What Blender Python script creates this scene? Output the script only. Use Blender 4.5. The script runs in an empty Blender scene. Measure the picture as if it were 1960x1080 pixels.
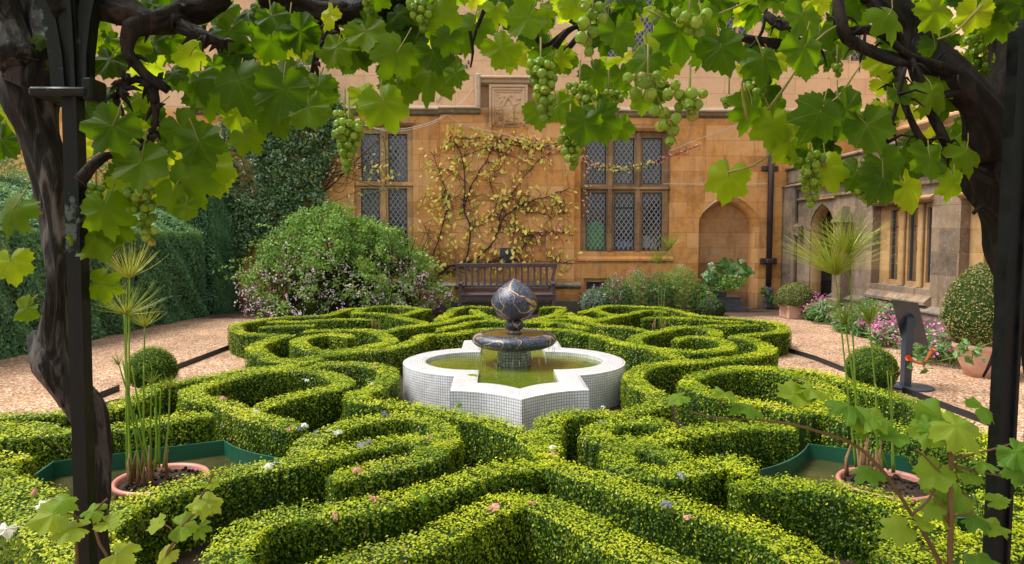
import bpy, math, random
import numpy as np
from mathutils import Vector, Matrix
from mathutils.geometry import tessellate_polygon
rng = np.random.default_rng(7); random.seed(7)
R = math.radians
C = bpy.context.scene.collection
# ---------- camera model, used to turn measurements in the photograph into metres ----------
F = 1307.; PT = R(3.5); YW = R(1.7); EYE = 1.4
def ray(x, y):
    a = (x-980)/F; b = (540-y)/F
    fy = math.cos(PT)+b*math.sin(PT); z = -math.sin(PT)+b*math.cos(PT)
    return (a*math.cos(YW)+fy*math.sin(YW), fy*math.cos(YW)-a*math.sin(YW), z)
def pz(x, y, z=0.):
    r = ray(x, y); t = (z-EYE)/r[2]; return Vector((r[0]*t, r[1]*t, z))
def pY(x, y, Y):
    r = ray(x, y); t = Y/r[1]; return Vector((r[0]*t, Y, EYE+r[2]*t))
def pX(x, y, X):
    r = ray(x, y); t = X/r[0]; return Vector((X, r[1]*t, EYE+r[2]*t))
# ---------- object helpers ----------
def tag(o, label=None, cat=None, group=None, kind=None):
    if label: o['label'] = label
    if cat: o['category'] = cat
    if group: o['group'] = group
    if kind: o['kind'] = kind
    return o
def empty(name, loc, label, cat, group=None):
    o = bpy.data.objects.new(name, None); C.objects.link(o); o.location = loc
    o.empty_display_size = .1
    return tag(o, label, cat, group)
class MB:
    """collects geometry of one mesh object"""
    def __init__(s): s.V=[]; s.F=[]; s.n=0; s.var=[]; s.lc=[]; s.mi=[]; s.uv=[]
    def raw(s, V, Fc, var=0.5, mi=0, lc=None, uv=None):
        V = np.asarray(V, float).reshape(-1,3); Fa = [np.asarray(f, int)+s.n for f in Fc]
        s.V.append(V); s.F += Fa; s.n += len(V)
        s.var.append(np.full(len(V), var) if np.isscalar(var) else np.asarray(var, float))
        s.lc.append(np.zeros((len(V),3)) if lc is None else np.asarray(lc, float))
        s.mi += [mi]*len(Fc)
        s.uv += uv if uv is not None else [None]*len(Fc)
        return s
    def bulk(s, V, Fq, var, mi=0, lc=None):
        """V (n,3), Fq (m,k) constant size faces"""
        V = V.reshape(-1,3)
        s.V.append(V); s.F.append(('B', Fq+s.n, mi)); s.n += len(V); s.var.append(var)
        s.lc.append(np.zeros((len(V),3)) if lc is None else lc)
        return s
    def box(s, a, b, var=.5, mi=0, M=None):
        x0,y0,z0 = a; x1,y1,z1 = b
        V = np.array([(x0,y0,z0),(x1,y0,z0),(x1,y1,z0),(x0,y1,z0),(x0,y0,z1),(x1,y0,z1),(x1,y1,z1),(x0,y1,z1)], float)
        if M is not None: V = np.array([M@Vector(v) for v in V])
        return s.raw(V, [(0,3,2,1),(4,5,6,7),(0,1,5,4),(1,2,6,5),(2,3,7,6),(3,0,4,7)], var, mi)
    def cbox(s, a, b, c=.004, var=.5, mi=0, M=None):
        """box with chamfered edges"""
        a = np.array(a, float); b = np.array(b, float); V=[]; idx={}
        for i in range(8):
            sg = [(i>>k)&1 for k in range(3)]
            for ax in range(3):
                p = [ (b[k]-c if sg[k] else a[k]+c) for k in range(3)]
                p[ax] = b[ax] if sg[ax] else a[ax]
                idx[(i,ax)] = len(V); V.append(p)
        Fc=[]
        for ax in range(3):
            u,v = (ax+1)%3,(ax+2)%3
            for sd in (0,1):
                q=[idx[((sd<<ax)|(p<<u)|(r<<v), ax)] for p,r in ((0,0),(1,0),(1,1),(0,1))]
                Fc.append(q if sd else q[::-1])
            for p in (0,1):
                for r in (0,1):
                    i0=(p<<u)|(r<<v); i1=i0|(1<<ax)
                    q=[idx[(i0,u)],idx[(i1,u)],idx[(i1,v)],idx[(i0,v)]]
                    Fc.append(q if p!=r else q[::-1])
        for i in range(8):
            q=[idx[(i,0)],idx[(i,1)],idx[(i,2)]]
            Fc.append(q if bin(i).count('1')%2 else q[::-1])
        if M is not None: V=[M@Vector(v) for v in V]
        return s.raw([tuple(v) for v in V], Fc, var, mi)
    def tube(s, P, r, n=8, var=.5, mi=0, rough=0., ridge=0., cap=True, seed=0, twist=0.):
        P = np.asarray([tuple(p) for p in P], float); m = len(P)
        r = np.full(m, r) if np.isscalar(r) else np.asarray(r, float)
        T = np.gradient(P, axis=0); T /= np.linalg.norm(T, axis=1)[:,None]+1e-9
        up = np.array([0,0,1.]) if abs(T[0][2]) < .9 else np.array([1.,0,0])
        A = np.cross(T[0], up); A /= np.linalg.norm(A); V = np.zeros((m,n,3))
        L = np.concatenate([[0],np.cumsum(np.linalg.norm(np.diff(P,axis=0),axis=1))])
        ph = np.arange(n)*2*math.pi/n
        for i in range(m):
            A = A-T[i]*A.dot(T[i]); A /= np.linalg.norm(A)+1e-9; B = np.cross(T[i], A)
            rr = np.full(n, r[i])
            if rough or ridge:
                k = L[i]*9; a = ph+twist*L[i]
                rr = rr*(1+rough*(np.sin(2*a+k*1.3+seed)*.5+np.sin(3*a-k*2.1+seed*2)*.35+np.sin(k*3.7+seed)*.4)
                         + ridge*(np.abs(np.sin(4*a+np.sin(k)*.6+seed))-.5+.5*np.sin(9*a+seed*3+np.sin(k*1.7))))
            V[i] = P[i]+rr[:,None]*(np.cos(ph)[:,None]*A+np.sin(ph)[:,None]*B)
        Fc = [(i*n+j, i*n+(j+1)%n, (i+1)*n+(j+1)%n, (i+1)*n+j) for i in range(m-1) for j in range(n)]
        if cap: Fc += [tuple(range(n))[::-1], tuple((m-1)*n+j for j in range(n))]
        return s.raw(V.reshape(-1,3), Fc, var, mi)
    def lathe(s, prof, n=32, o=(0,0,0), var=.5, mi=0, sx=1., sy=1.):
        m = len(prof); V=[]
        for r,z in prof:
            for j in range(n):
                a=2*math.pi*j/n; V.append((o[0]+r*sx*math.cos(a), o[1]+r*sy*math.sin(a), o[2]+z))
        Fc = [(i*n+j, i*n+(j+1)%n, (i+1)*n+(j+1)%n, (i+1)*n+j) for i in range(m-1) for j in range(n)]
        Fc += [tuple(range(n))[::-1], tuple((m-1)*n+j for j in range(n))]
        return s.raw(V, Fc, var, mi)
    def build(s, name, mats, parent=None, smooth=False, loc=None):
        if not isinstance(mats,(list,tuple)): mats=[mats]
        V = np.concatenate(s.V) if s.V else np.zeros((0,3))
        idx=[]; tot=[]; mi=[]; uvs=[]; k=0; hasuv = any(u is not None for u in s.uv)
        for f in s.F:
            if isinstance(f, tuple) and len(f)==3 and isinstance(f[0], str):
                idx.append(f[1].reshape(-1)); tot.append(np.full(len(f[1]), f[1].shape[1])); mi.append(np.full(len(f[1]), f[2]))
            else:
                idx.append(f); tot.append(np.array([len(f)])); mi.append(np.array([s.mi[k]]))
                if hasuv: uvs += list(s.uv[k]) if s.uv[k] is not None else [(0,0)]*len(f)
                k+=1
        idx = np.concatenate(idx).astype(np.int32); tot = np.concatenate(tot).astype(np.int32); mi=np.concatenate(mi).astype(np.int32)
        me = bpy.data.meshes.new(name)
        off = Vector((0,0,0))
        q = parent
        while q is not None: off = off+Vector(q.location); q = q.parent
        if loc is not None: off = Vector(loc)
        V = V-np.array(off)
        me.vertices.add(len(V)); me.vertices.foreach_set('co', V.astype(np.float32).ravel())
        me.loops.add(len(idx)); me.loops.foreach_set('vertex_index', idx)
        me.polygons.add(len(tot)); st = np.concatenate([[0],np.cumsum(tot)[:-1]]).astype(np.int32)
        me.polygons.foreach_set('loop_start', st); me.polygons.foreach_set('loop_total', tot)
        me.polygons.foreach_set('material_index', mi)
        me.polygons.foreach_set('use_smooth', np.full(len(tot), smooth))
        a = me.attributes.new('var','FLOAT','POINT'); a.data.foreach_set('value', np.concatenate(s.var).astype(np.float32))
        lc = np.concatenate(s.lc)
        if lc.any():
            a = me.attributes.new('lc','FLOAT_VECTOR','POINT'); a.data.foreach_set('vector', lc.astype(np.float32).ravel())
        if hasuv:
            u = me.uv_layers.new(name='UVMap'); u.data.foreach_set('uv', np.array(uvs,np.float32).ravel())
        me.update(calc_edges=True)
        for m_ in mats: me.materials.append(m_)
        o = bpy.data.objects.new(name, me); C.objects.link(o)
        if parent is not None:
            o.parent = parent
        if loc is not None: o.location = loc
        return o
def unit(v): return v/(np.linalg.norm(v,axis=-1,keepdims=True)+1e-9)
def scatter(mb, tv, tf, P, Nn, U, S, var, mi=0, keep_lc=False):
    """instances of a small template (tv verts, tf faces all same size) merged into one mesh; x=side y=along z=normal"""
    P=np.asarray(P,float); Nn=unit(np.asarray(Nn,float)); U=np.asarray(U,float)
    U = unit(U-Nn*(U*Nn).sum(1)[:,None]); X = np.cross(U,Nn)
    tv=np.asarray(tv,float); k=len(tv); n=len(P)
    S=np.broadcast_to(np.asarray(S,float),(n,))
    V = P[:,None,:]+S[:,None,None]*(tv[None,:,0:1]*X[:,None,:]+tv[None,:,1:2]*U[:,None,:]+tv[None,:,2:3]*Nn[:,None,:])
    Fq = (np.asarray(tf)[None]+ (np.arange(n)*k)[:,None,None]).reshape(-1,len(tf[0]))
    mb.bulk(V.reshape(-1,3), Fq, np.repeat(np.broadcast_to(var,(n,)),k), mi, np.tile(tv,(n,1)) if keep_lc else None)
def randdir(n): return unit(rng.normal(size=(n,3)))
def smooth_path(pts, step=.03, closed=False):
    P=np.array([tuple(p) for p in pts],float); n=len(P); out=[]
    if n==2: 
        m=max(2,int(np.linalg.norm(P[1]-P[0])/step)); t=np.linspace(0,1,m)[:,None]; return P[0]*(1-t)+P[1]*t
    rngi = range(n if closed else n-1)
    for i in rngi:
        p0=P[i-1] if (i>0 or closed) else 2*P[0]-P[1]; p1=P[i]; p2=P[(i+1)%n]
        p3=P[(i+2)%n] if (closed or i+2<n) else 2*P[-1]-P[-2]
        m=max(2,int(np.linalg.norm(p2-p1)/step)); t=np.linspace(0,1,m,endpoint=False)[:,None]
        out.append(.5*((2*p1)+(-p0+p2)*t+(2*p0-5*p1+4*p2-p3)*t*t+(-p0+3*p1-3*p2+p3)*t**3))
    out=np.concatenate(out)
    if not closed: out=np.vstack([out,P[-1:]])
    return out
# ---------- materials ----------
class NT:
    def __init__(s,name):
        s.m=bpy.data.materials.new(name); s.m.use_nodes=True; s.t=s.m.node_tree; s.t.nodes.clear()
        s.out=s.n('ShaderNodeOutputMaterial')
    def n(s,ty,**kw):
        nd=s.t.nodes.new(ty)
        for k,v in kw.items(): setattr(nd,k,v)
        return nd
    def set(s,sock,v):
        if hasattr(v,'is_output') or isinstance(v,bpy.types.NodeSocket): s.t.links.new(v,sock)
        elif v is not None:
            if isinstance(v,(tuple,list)) and len(v)==3 and sock.type=='RGBA': v=(*v,1)
            sock.default_value=v
    def pos(s): return s.n('ShaderNodeNewGeometry').outputs['Position']
    def attr(s,a,o='Fac'): nd=s.n('ShaderNodeAttribute'); nd.attribute_name=a; return nd.outputs[o]
    def noise(s,sc,det=4,co=None,rough=.55,dist=0,out='Fac'):
        nd=s.n('ShaderNodeTexNoise'); nd.inputs['Scale'].default_value=sc; nd.inputs['Detail'].default_value=det
        nd.inputs['Roughness'].default_value=rough; nd.inputs['Distortion'].default_value=dist
        s.set(nd.inputs['Vector'], co if co is not None else s.pos()); return nd.outputs[out]
    def vor(s,sc,co=None,feat='F1',out='Distance'):
        nd=s.n('ShaderNodeTexVoronoi'); nd.feature=feat; nd.inputs['Scale'].default_value=sc
        s.set(nd.inputs['Vector'], co if co is not None else s.pos()); return nd.outputs[out]
    def ramp(s,f,st,interp='LINEAR'):
        nd=s.n('ShaderNodeValToRGB'); s.set(nd.inputs[0],f); e=nd.color_ramp.elements; nd.color_ramp.interpolation=interp
        while len(e)<len(st): e.new(.5)
        for i,(p,c) in enumerate(st):
            e[i].position=p; e[i].color=(*c,1) if isinstance(c,(tuple,list)) else (c,c,c,1)
        return nd.outputs[0]
    def mix(s,f,a,b,bt='MIX'):
        nd=s.n('ShaderNodeMix'); nd.data_type='RGBA'; nd.blend_type=bt
        s.set(nd.inputs[0],f); s.set(nd.inputs[6],a); s.set(nd.inputs[7],b); return nd.outputs[2]
    def math(s,op,a,b=None,c=None,clamp=False):
        nd=s.n('ShaderNodeMath'); nd.operation=op; nd.use_clamp=clamp
        for i,v in enumerate((a,b,c)):
            if v is not None: s.set(nd.inputs[i],v)
        return nd.outputs[0]
    def sep(s,v): nd=s.n('ShaderNodeSeparateXYZ'); s.set(nd.inputs[0],v); return nd.outputs
    def comb(s,x,y,z): 
        nd=s.n('ShaderNodeCombineXYZ')
        for i,v in enumerate((x,y,z)): s.set(nd.inputs[i],v)
        return nd.outputs[0]
    def mapv(s,v,sc=(1,1,1),loc=(0,0,0),rot=(0,0,0)):
        nd=s.n('ShaderNodeMapping'); s.set(nd.inputs[0],v); nd.inputs[1].default_value=loc; nd.inputs[2].default_value=rot; nd.inputs[3].default_value=sc
        return nd.outputs[0]
    def bump(s,h,st=.3,d=.01):
        nd=s.n('ShaderNodeBump'); nd.inputs['Strength'].default_value=st; nd.inputs['Distance'].default_value=d; s.set(nd.inputs['Height'],h); return nd.outputs[0]
    def pr(s,col,rough=.6,spec=.5,nor=None,**kw):
        nd=s.n('ShaderNodeBsdfPrincipled'); s.set(nd.inputs['Base Color'],col); s.set(nd.inputs['Roughness'],rough)
        nd.inputs['Specular IOR Level'].default_value=spec
        if nor is not None: s.set(nd.inputs['Normal'],nor)
        for k,v in kw.items(): s.set(nd.inputs[k.replace('_',' ')],v)
        return nd.outputs[0]
    def fin(s,sh): s.t.links.new(sh,s.out.inputs[0]); return s.m
    def mixs(s,f,a,b):
        nd=s.n('ShaderNodeMixShader'); s.set(nd.inputs[0],f); s.t.links.new(a,nd.inputs[1]); s.t.links.new(b,nd.inputs[2]); return nd.outputs[0]
def leafmat(name, stops, trans=.3, rough=.4, spec=.4, tcol=None, noise=6, namp=.25):
    t=NT(name); v=t.attr('var')
    nz=t.noise(noise,2); f=t.math('ADD',v,t.math('MULTIPLY',t.math('SUBTRACT',nz,.5),namp),clamp=True)
    c=t.ramp(f,stops)
    p=t.pr(c,rough,spec)
    tr=t.n('ShaderNodeBsdfTranslucent'); t.set(tr.inputs[0], t.mix(.6,c,tcol or (.42,.55,.02)))
    return t.fin(t.mixs(trans,p,tr.outputs[0]))
def plain(name,col,rough=.6,spec=.4,var=.25,sc=8,bump=0,bsc=60,**kw):
    t=NT(name); n=t.noise(sc,5); c=t.mix(1,col,t.ramp(n,[(.25,1-var),(.75,1+var*.6)]),'MULTIPLY')
    nor=t.bump(t.noise(bsc,4),bump,.01) if bump else None
    return t.fin(t.pr(c,rough,spec,nor,**kw))
M={}
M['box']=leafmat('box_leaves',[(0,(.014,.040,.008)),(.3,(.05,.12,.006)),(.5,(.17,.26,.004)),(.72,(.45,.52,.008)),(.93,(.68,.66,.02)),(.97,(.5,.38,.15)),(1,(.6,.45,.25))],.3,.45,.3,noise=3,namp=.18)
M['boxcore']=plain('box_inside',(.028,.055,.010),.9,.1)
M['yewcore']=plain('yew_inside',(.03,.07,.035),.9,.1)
M['boxball']=leafmat('dark_box_leaves',[(0,(.01,.03,.006)),(.5,(.035,.085,.012)),(1,(.12,.2,.04))],.2,.4,.5)
M['topiary']=leafmat('old_box_leaves',[(0,(.04,.05,.012)),(.4,(.15,.17,.035)),(.75,(.34,.32,.09)),(1,(.42,.24,.11))],.2,.45,.4)
M['yew']=leafmat('yew_needles',[(0,(.05,.13,.07)),(.5,(.13,.31,.15)),(.85,(.25,.46,.2)),(1,(.4,.58,.25))],.35,.45,.4)
M['yewpale']=leafmat('pale_shrub_and_skylit_yew',[(0,(.05,.09,.03)),(.5,(.15,.22,.09)),(1,(.33,.40,.2))],.25,.5,.4)  # shrub leaves, also laid on the yew top to stand for sky light
M['rose']=leafmat('climber_leaves',[(0,(.04,.10,.04)),(.5,(.10,.23,.08)),(.9,(.24,.38,.18)),(1,(.42,.52,.34))],.25,.3,.6)
M['bush']=leafmat('bush_leaves',[(0,(.07,.15,.03)),(.5,(.17,.36,.06)),(1,(.34,.55,.13))],.45,.4,.5)
M['petalpale']=leafmat('pale_pink_petals',[(0,(.7,.42,.5)),(1,(.9,.82,.84))],.3,.6,.2,(.8,.5,.6))
M['petalpink']=leafmat('pink_petals',[(0,(.6,.10,.35)),(.5,(.8,.22,.52)),(1,(.9,.5,.72))],.3,.6,.2,(.8,.2,.5))
M['petalwhite']=leafmat('white_petals',[(0,(.6,.62,.5)),(1,(.8,.8,.75))],.3,.6,.2,(.8,.8,.7))
M['herb']=leafmat('herb_leaves',[(0,(.03,.10,.02)),(.5,(.07,.2,.04)),(1,(.18,.36,.1))],.3,.4,.5)
M['silver']=leafmat('silvery_leaves',[(0,(.05,.10,.06)),(.5,(.13,.22,.13)),(1,(.3,.38,.28))],.25,.5,.4)
M['autumn']=leafmat('autumn_leaves',[(0,(.45,.08,.10)),(.15,(.85,.45,.38)),(.3,(.9,.62,.2)),(.6,(.88,.76,.14)),(.85,(.65,.68,.10)),(1,(.3,.45,.06))],.35,.45,.4,(.8,.6,.1),noise=2,namp=.1)
M['papy']=leafmat('papyrus_green',[(0,(.25,.16,.04)),(.25,(.3,.26,.04)),(.5,(.17,.34,.03)),(.8,(.45,.50,.06)),(1,(.62,.58,.10))],.3,.4,.4)
M['dry']=plain('dry_stalk',(.26,.15,.07),.8,.2,.4,30)
M['twig']=plain('brown_twigs',(.09,.055,.04),.85,.2,.4,20)
M['creeperstem']=plain('creeper_stem',(.05,.032,.028),.8,.2,.4,20)
def bark(name,a,b,c,sc=6):
    t=NT(name); p=t.pos(); q=t.mapv(p,(9,9,1.3)); n=t.noise(sc,7,q,.65,1.2); n2=t.noise(2.5,3)
    col=t.ramp(n,[(.36,a),(.5,b),(.62,c)]); col=t.mix(t.ramp(n2,[(.4,0.),(.65,.6)]),col,a)
    return t.fin(t.pr(col,t.ramp(n,[(.3,.45),(.7,.9)]),.25,t.bump(n,.9,.012)))
M['bark']=bark('vine_bark',(.008,.006,.006),(.022,.018,.018),(.17,.15,.15),3)
M['bark2']=bark('dark_vine_bark',(.006,.004,.004),(.010,.006,.006),(.045,.03,.028),3)
t=NT('painted_iron'); n=t.noise(18,6,None,.6); k=t.ramp(t.noise(7,5,None,.7),[(.62,0.),(.66,1.)])
M['iron']=t.fin(t.pr(t.mix(k,t.ramp(n,[(.3,(.002,.0025,.003)),(.7,(.008,.010,.012))]),(.09,.12,.13)),t.ramp(n,[(.3,.35),(.7,.7)]),.25,t.bump(t.noise(60,4),.25,.003)))
M['lead']=plain('lead_grey',(.11,.12,.135),.5,.5,.3,12,.2)
M['leadline']=plain('lead_cames',(.36,.37,.39),.5,.4,.2,20)
M['blackmetal']=plain('dark_metal_frame',(.03,.034,.042),.45,.5,.2,20)
M['pipe']=plain('rusty_brown_pipe',(.055,.035,.035),.5,.5,.45,5,.15)
M['sign']=plain('blue_grey_metal',(.045,.06,.085),.35,.5,.2,6)
M['woodb']=plain('weathered_dark_wood',(.11,.075,.08),.65,.3,.35,14,.2,80)
M['terra']=plain('terracotta',(.50,.25,.17),.8,.2,.25,9,.15)
M['terrapale']=plain('pale_terracotta',(.62,.38,.29),.85,.2,.25,7,.15)
M['pinkpot']=plain('pink_plastic_pot',(.50,.20,.155),.4,.5,.18,10)
M['liner']=NT('green_liner'); t=M['liner']; k=t.ramp(t.noise(16,5,None,.7),[(.66,0.),(.69,1.)])
M['liner']=t.fin(t.pr(t.mix(k,t.ramp(t.noise(4,3),[(.3,(.008,.07,.038)),(.7,(.016,.12,.065))]),(.012,.03,.05)),.35,.5))
M['soil']=plain('dark_soil',(.045,.032,.024),.95,.1,.5,25,.8,90)
M['white']=plain('white_card',(.7,.7,.7),.6,.3,.1)
M['wire']=plain('pale_wire',(.6,.58,.56),.5,.4,.1)
M['greenbag']=plain('bright_green_sheet',(.10,.75,.10),.5,.4,.35,5)
M['bluecrate']=plain('blue_plastic',(.03,.10,.45),.4,.5,.2)
M['room']=plain('room_inside',(.10,.085,.07),.9,.1,.4,2)
M['curtain']=plain('net_curtain',(.25,.22,.20),.9,.1,.4,3)
M['orange']=plain('orange_trumpet_petal',(.75,.16,.06),.45,.4,.25,30)
# water
def water(name,c1,c2,sc,bs=.3):
    t=NT(name); n=t.noise(sc,5,None,.6,.6); b=t.bump(t.noise(16,4,None,.55,.6),bs,.012)
    sp=t.ramp(t.vor(45),[(.05,1.),(.09,0.)])
    col=t.mix(t.math('MULTIPLY',sp,.3),t.ramp(n,[(.35,c1),(.65,c2)]),(.4,.42,.2))
    return t.fin(t.pr(col,.06,.45,b))
M['pool']=water('green_pool_water',(.075,.11,.005),(.13,.165,.010),2.5)
M['pond']=water('murky_pond_water',(.022,.026,.010),(.07,.065,.022),3.5,.06)
M['bowlwater']=water('brown_bowl_water',(.10,.065,.015),(.16,.11,.03),5)
# glass
t=NT('window_glass'); g=t.n('ShaderNodeBsdfGlossy'); g.inputs['Roughness'].default_value=.04
t.set(g.inputs['Normal'],t.bump(t.noise(3,2),.15,.02)); tr=t.n('ShaderNodeBsdfTransparent'); tr.inputs[0].default_value=(.92,.94,.94,1)
fr=t.n('ShaderNodeFresnel'); fr.inputs[0].default_value=1.4
M['glass']=t.fin(t.mixs(t.math('ADD',fr.outputs[0],.05,clamp=True),tr.outputs[0],g.outputs[0]))
t=NT('water_drip'); g=t.n('ShaderNodeBsdfGlossy'); g.inputs['Roughness'].default_value=.2; tr=t.n('ShaderNodeBsdfTransparent')
M['drip']=t.fin(t.mixs(.5,tr.outputs[0],g.outputs[0]))
# mosaics
t=NT('white_mosaic'); uv=t.n('ShaderNodeTexCoord').outputs['UV']; b=t.n('ShaderNodeTexBrick'); b.offset=0; b.squash=1
t.set(b.inputs['Vector'],t.mapv(uv,(1,1,1))); b.inputs['Scale'].default_value=1; b.inputs['Brick Width'].default_value=.0215; b.inputs['Row Height'].default_value=.0215
b.inputs['Mortar Size'].default_value=.0014; b.inputs['Mortar Smooth'].default_value=.1; b.inputs['Bias'].default_value=0
b.inputs['Color1'].default_value=(.95,.95,.96,1); b.inputs['Color2'].default_value=(.82,.83,.86,1); b.inputs['Mortar'].default_value=(.12,.095,.085,1)
dirt=t.ramp(t.noise(4,6,None,.7),[(.45,0.),(.8,.55)])
M['mosaic']=t.fin(t.pr(t.mix(dirt,b.outputs[0],(.45,.41,.33),'MULTIPLY'),t.math('ADD',t.math('MULTIPLY',b.outputs['Fac'],.5),.18),.5,t.bump(b.outputs['Fac'],-.3,.002)))
t=NT('white_mosaic_top'); uv=t.n('ShaderNodeTexCoord').outputs['UV']; b=t.n('ShaderNodeTexBrick'); b.offset=0; b.squash=1
t.set(b.inputs['Vector'],uv); b.inputs['Scale'].default_value=1; b.inputs['Brick Width'].default_value=.0215; b.inputs['Row Height'].default_value=.0215
b.inputs['Mortar Size'].default_value=.0013; b.inputs['Mortar Smooth'].default_value=.2
b.inputs['Color1'].default_value=(.70,.70,.70,1); b.inputs['Color2'].default_value=(.60,.61,.63,1); b.inputs['Mortar'].default_value=(.10,.07,.06,1)
dirt=t.ramp(t.noise(6,6,None,.7),[(.5,0.),(.8,.45)])
M['mosaictop']=t.fin(t.pr(t.mix(dirt,b.outputs[0],(.55,.42,.35),'MULTIPLY'),.3,.5))
t=NT('dark_blue_gold_mosaic'); p=t.n('ShaderNodeTexCoord').outputs['Object']
cell=t.vor(95,p,'F1','Color'); cr=t.sep(cell)[0]; cb=t.sep(cell)[1]
d=t.vor(95,p,'DISTANCE_TO_EDGE'); 
base=t.ramp(cr,[(0,(.022,.024,.035)),(.3,(.05,.055,.085)),(.55,(.08,.085,.11)),(.66,(.03,.06,.28)),(.74,(.04,.045,.06)),(.86,(.10,.11,.15)),(.94,(.06,.20,.22)),(.98,(.3,.2,.08))],'CONSTANT')
sx=t.sep(p); ang=t.math('ARCTAN2',sx[1],sx[0])
w=t.math('ADD',t.math('ADD',t.math('MULTIPLY',ang,1.5),t.math('MULTIPLY',sx[2],11.)),t.math('MULTIPLY',t.noise(5,2,p),2.6))
band=t.math('ABSOLUTE',t.math('SINE',w)); b1=t.ramp(t.math('ADD',band,t.math('MULTIPLY',cr,.07)),[(.0,1.),(.12,1.),(.16,0.)])
sq=t.math('ABSOLUTE',t.math('SUBTRACT',t.noise(5,1,t.mapv(p,(1,1,1),(3,1,2)),.4,.5),.46)); b2=t.ramp(sq,[(0.,1.),(.007,1.),(.011,0.)])
thr=t.math('MAXIMUM',b1,b2)
gold=t.ramp(cb,[(0,(.22,.11,.04)),(.5,(.50,.30,.12)),(1,(.70,.52,.28))])
col=t.mix(thr,base,gold); col=t.mix(t.ramp(d,[(.0,.8),(.07,0.)]),col,(.02,.02,.022))
M['bulb']=t.fin(t.pr(col,.33,.5,t.bump(d,.5,.004)))
t=NT('green_stone_mosaic'); uv=t.n('ShaderNodeTexCoord').outputs['UV']; b=t.n('ShaderNodeTexBrick'); b.offset=0; b.squash=1
t.set(b.inputs['Vector'],uv); b.inputs['Scale'].default_value=1; b.inputs['Brick Width'].default_value=.03; b.inputs['Row Height'].default_value=.03
b.inputs['Mortar Size'].default_value=.003; b.inputs['Color1'].default_value=(.30,.33,.22,1); b.inputs['Color2'].default_value=(.16,.19,.13,1); b.inputs['Mortar'].default_value=(.01,.01,.01,1)
M['pedestal']=t.fin(t.pr(b.outputs[0],.2,.6))
# stone
def stone(name, side, light, mid, dark, lich=.0, grime=.35, joint=.5):
    t=NT(name); p=t.pos(); s=t.sep(p); co=t.comb(s[1] if side else s[0], s[2], 0)
    b=t.n('ShaderNodeTexBrick'); b.offset=.5; t.set(b.inputs['Vector'],co); b.inputs['Scale'].default_value=1
    b.inputs['Brick Width'].default_value=.72; b.inputs['Row Height'].default_value=.31; b.inputs['Mortar Size'].default_value=.006; b.inputs['Mortar Smooth'].default_value=.7
    b.inputs['Color1'].default_value=(.0,.0,.0,1); b.inputs['Color2'].default_value=(1,1,1,1); b.inputs['Mortar'].default_value=(.4,.4,.4,1); b.inputs['Bias'].default_value=0
    blk=t.sep(b.outputs[0])[0]
    n1=t.noise(1.3,8,None,.68,.6); n2=t.noise(9,6,None,.6); n3=t.noise(55,4,None,.6)
    f=t.math('ADD',t.math('MULTIPLY',n1,.56),t.math('ADD',t.math('MULTIPLY',blk,.20),t.math('MULTIPLY',n2,.3)))
    col=t.ramp(f,[(.34,dark),(.50,mid),(.66,light)])
    col=t.mix(t.ramp(t.noise(1.9,7,t.mapv(p,(1,1,1),(7,3,5)),.7),[(.52,0.),(.68,.5)]),col,t.mix(.5,col,(.50,.42,.33)))
    # rain streaks: noise stretched along z
    st=t.noise(4.5,5,t.mapv(p,(1.6,1.6,.22)),.6); gr=t.ramp(st,[(.54,0.),(.72,grime)])
    col=t.mix(gr,col,(.12,.085,.06))
    # damp darker base and upper pale lime-washed storey
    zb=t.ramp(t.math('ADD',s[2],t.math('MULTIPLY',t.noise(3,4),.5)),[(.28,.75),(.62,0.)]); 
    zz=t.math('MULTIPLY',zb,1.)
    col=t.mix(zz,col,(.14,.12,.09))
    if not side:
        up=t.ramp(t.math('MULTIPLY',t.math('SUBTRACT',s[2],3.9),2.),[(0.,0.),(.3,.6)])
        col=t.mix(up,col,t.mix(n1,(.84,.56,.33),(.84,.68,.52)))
    if lich:
        v=t.noise(26,5,None,.75); l=t.ramp(v,[(.60,0.),(.66,lich)]); col=t.mix(l,col,(.62,.58,.50))
        l2=t.ramp(t.noise(3.2,6,None,.7),[(.50,0.),(.68,lich*.9)]); col=t.mix(l2,col,(.19,.165,.15))
        v3=t.ramp(t.vor(40),[(.0,0.),(.13,0.)]); 
    jf=b.outputs['Fac']; col=t.mix(t.math('MULTIPLY',jf,joint),col,(.22,.13,.07))
    pits=t.ramp(t.noise(38,3,None,.5),[(.27,0.),(.31,1.)])
    col=t.mix(pits,t.mix(.65,col,(.05,.03,.02)),col)
    h=t.math('ADD',t.math('ADD',t.math('MULTIPLY',n2,.5),t.math('MULTIPLY',n3,.25)),t.math('ADD',t.math('MULTIPLY',jf,-.35),t.math('MULTIPLY',pits,.4)))
    return t.fin(t.pr(col,.88,.15,t.bump(h,.45,.03)))
M['stone']=stone('ochre_limestone',False,(.82,.46,.19),(.72,.345,.105),(.38,.175,.055),grime=.4)
M['infill']=stone('brown_infill_stone',False,(.56,.31,.14),(.44,.23,.095),(.25,.13,.06),grime=.6,joint=.6)
M['stonetrim']=stone('trim_limestone',False,(.70,.45,.22),(.54,.32,.14),(.27,.16,.09),lich=.12,grime=.5,joint=0)
M['stonedark']=stone('sooty_mullion_stone',False,(.42,.27,.14),(.27,.165,.085),(.13,.085,.055),lich=.1,grime=.6,joint=0)
M['cornice']=stone('lichened_cornice',False,(.34,.29,.2),(.2,.17,.12),(.07,.06,.05),lich=.5,grime=.5,joint=0)
M['wing']=stone('weathered_wing_stone',True,(.30,.215,.14),(.19,.135,.09),(.085,.065,.05),lich=.7,grime=.8)
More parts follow.
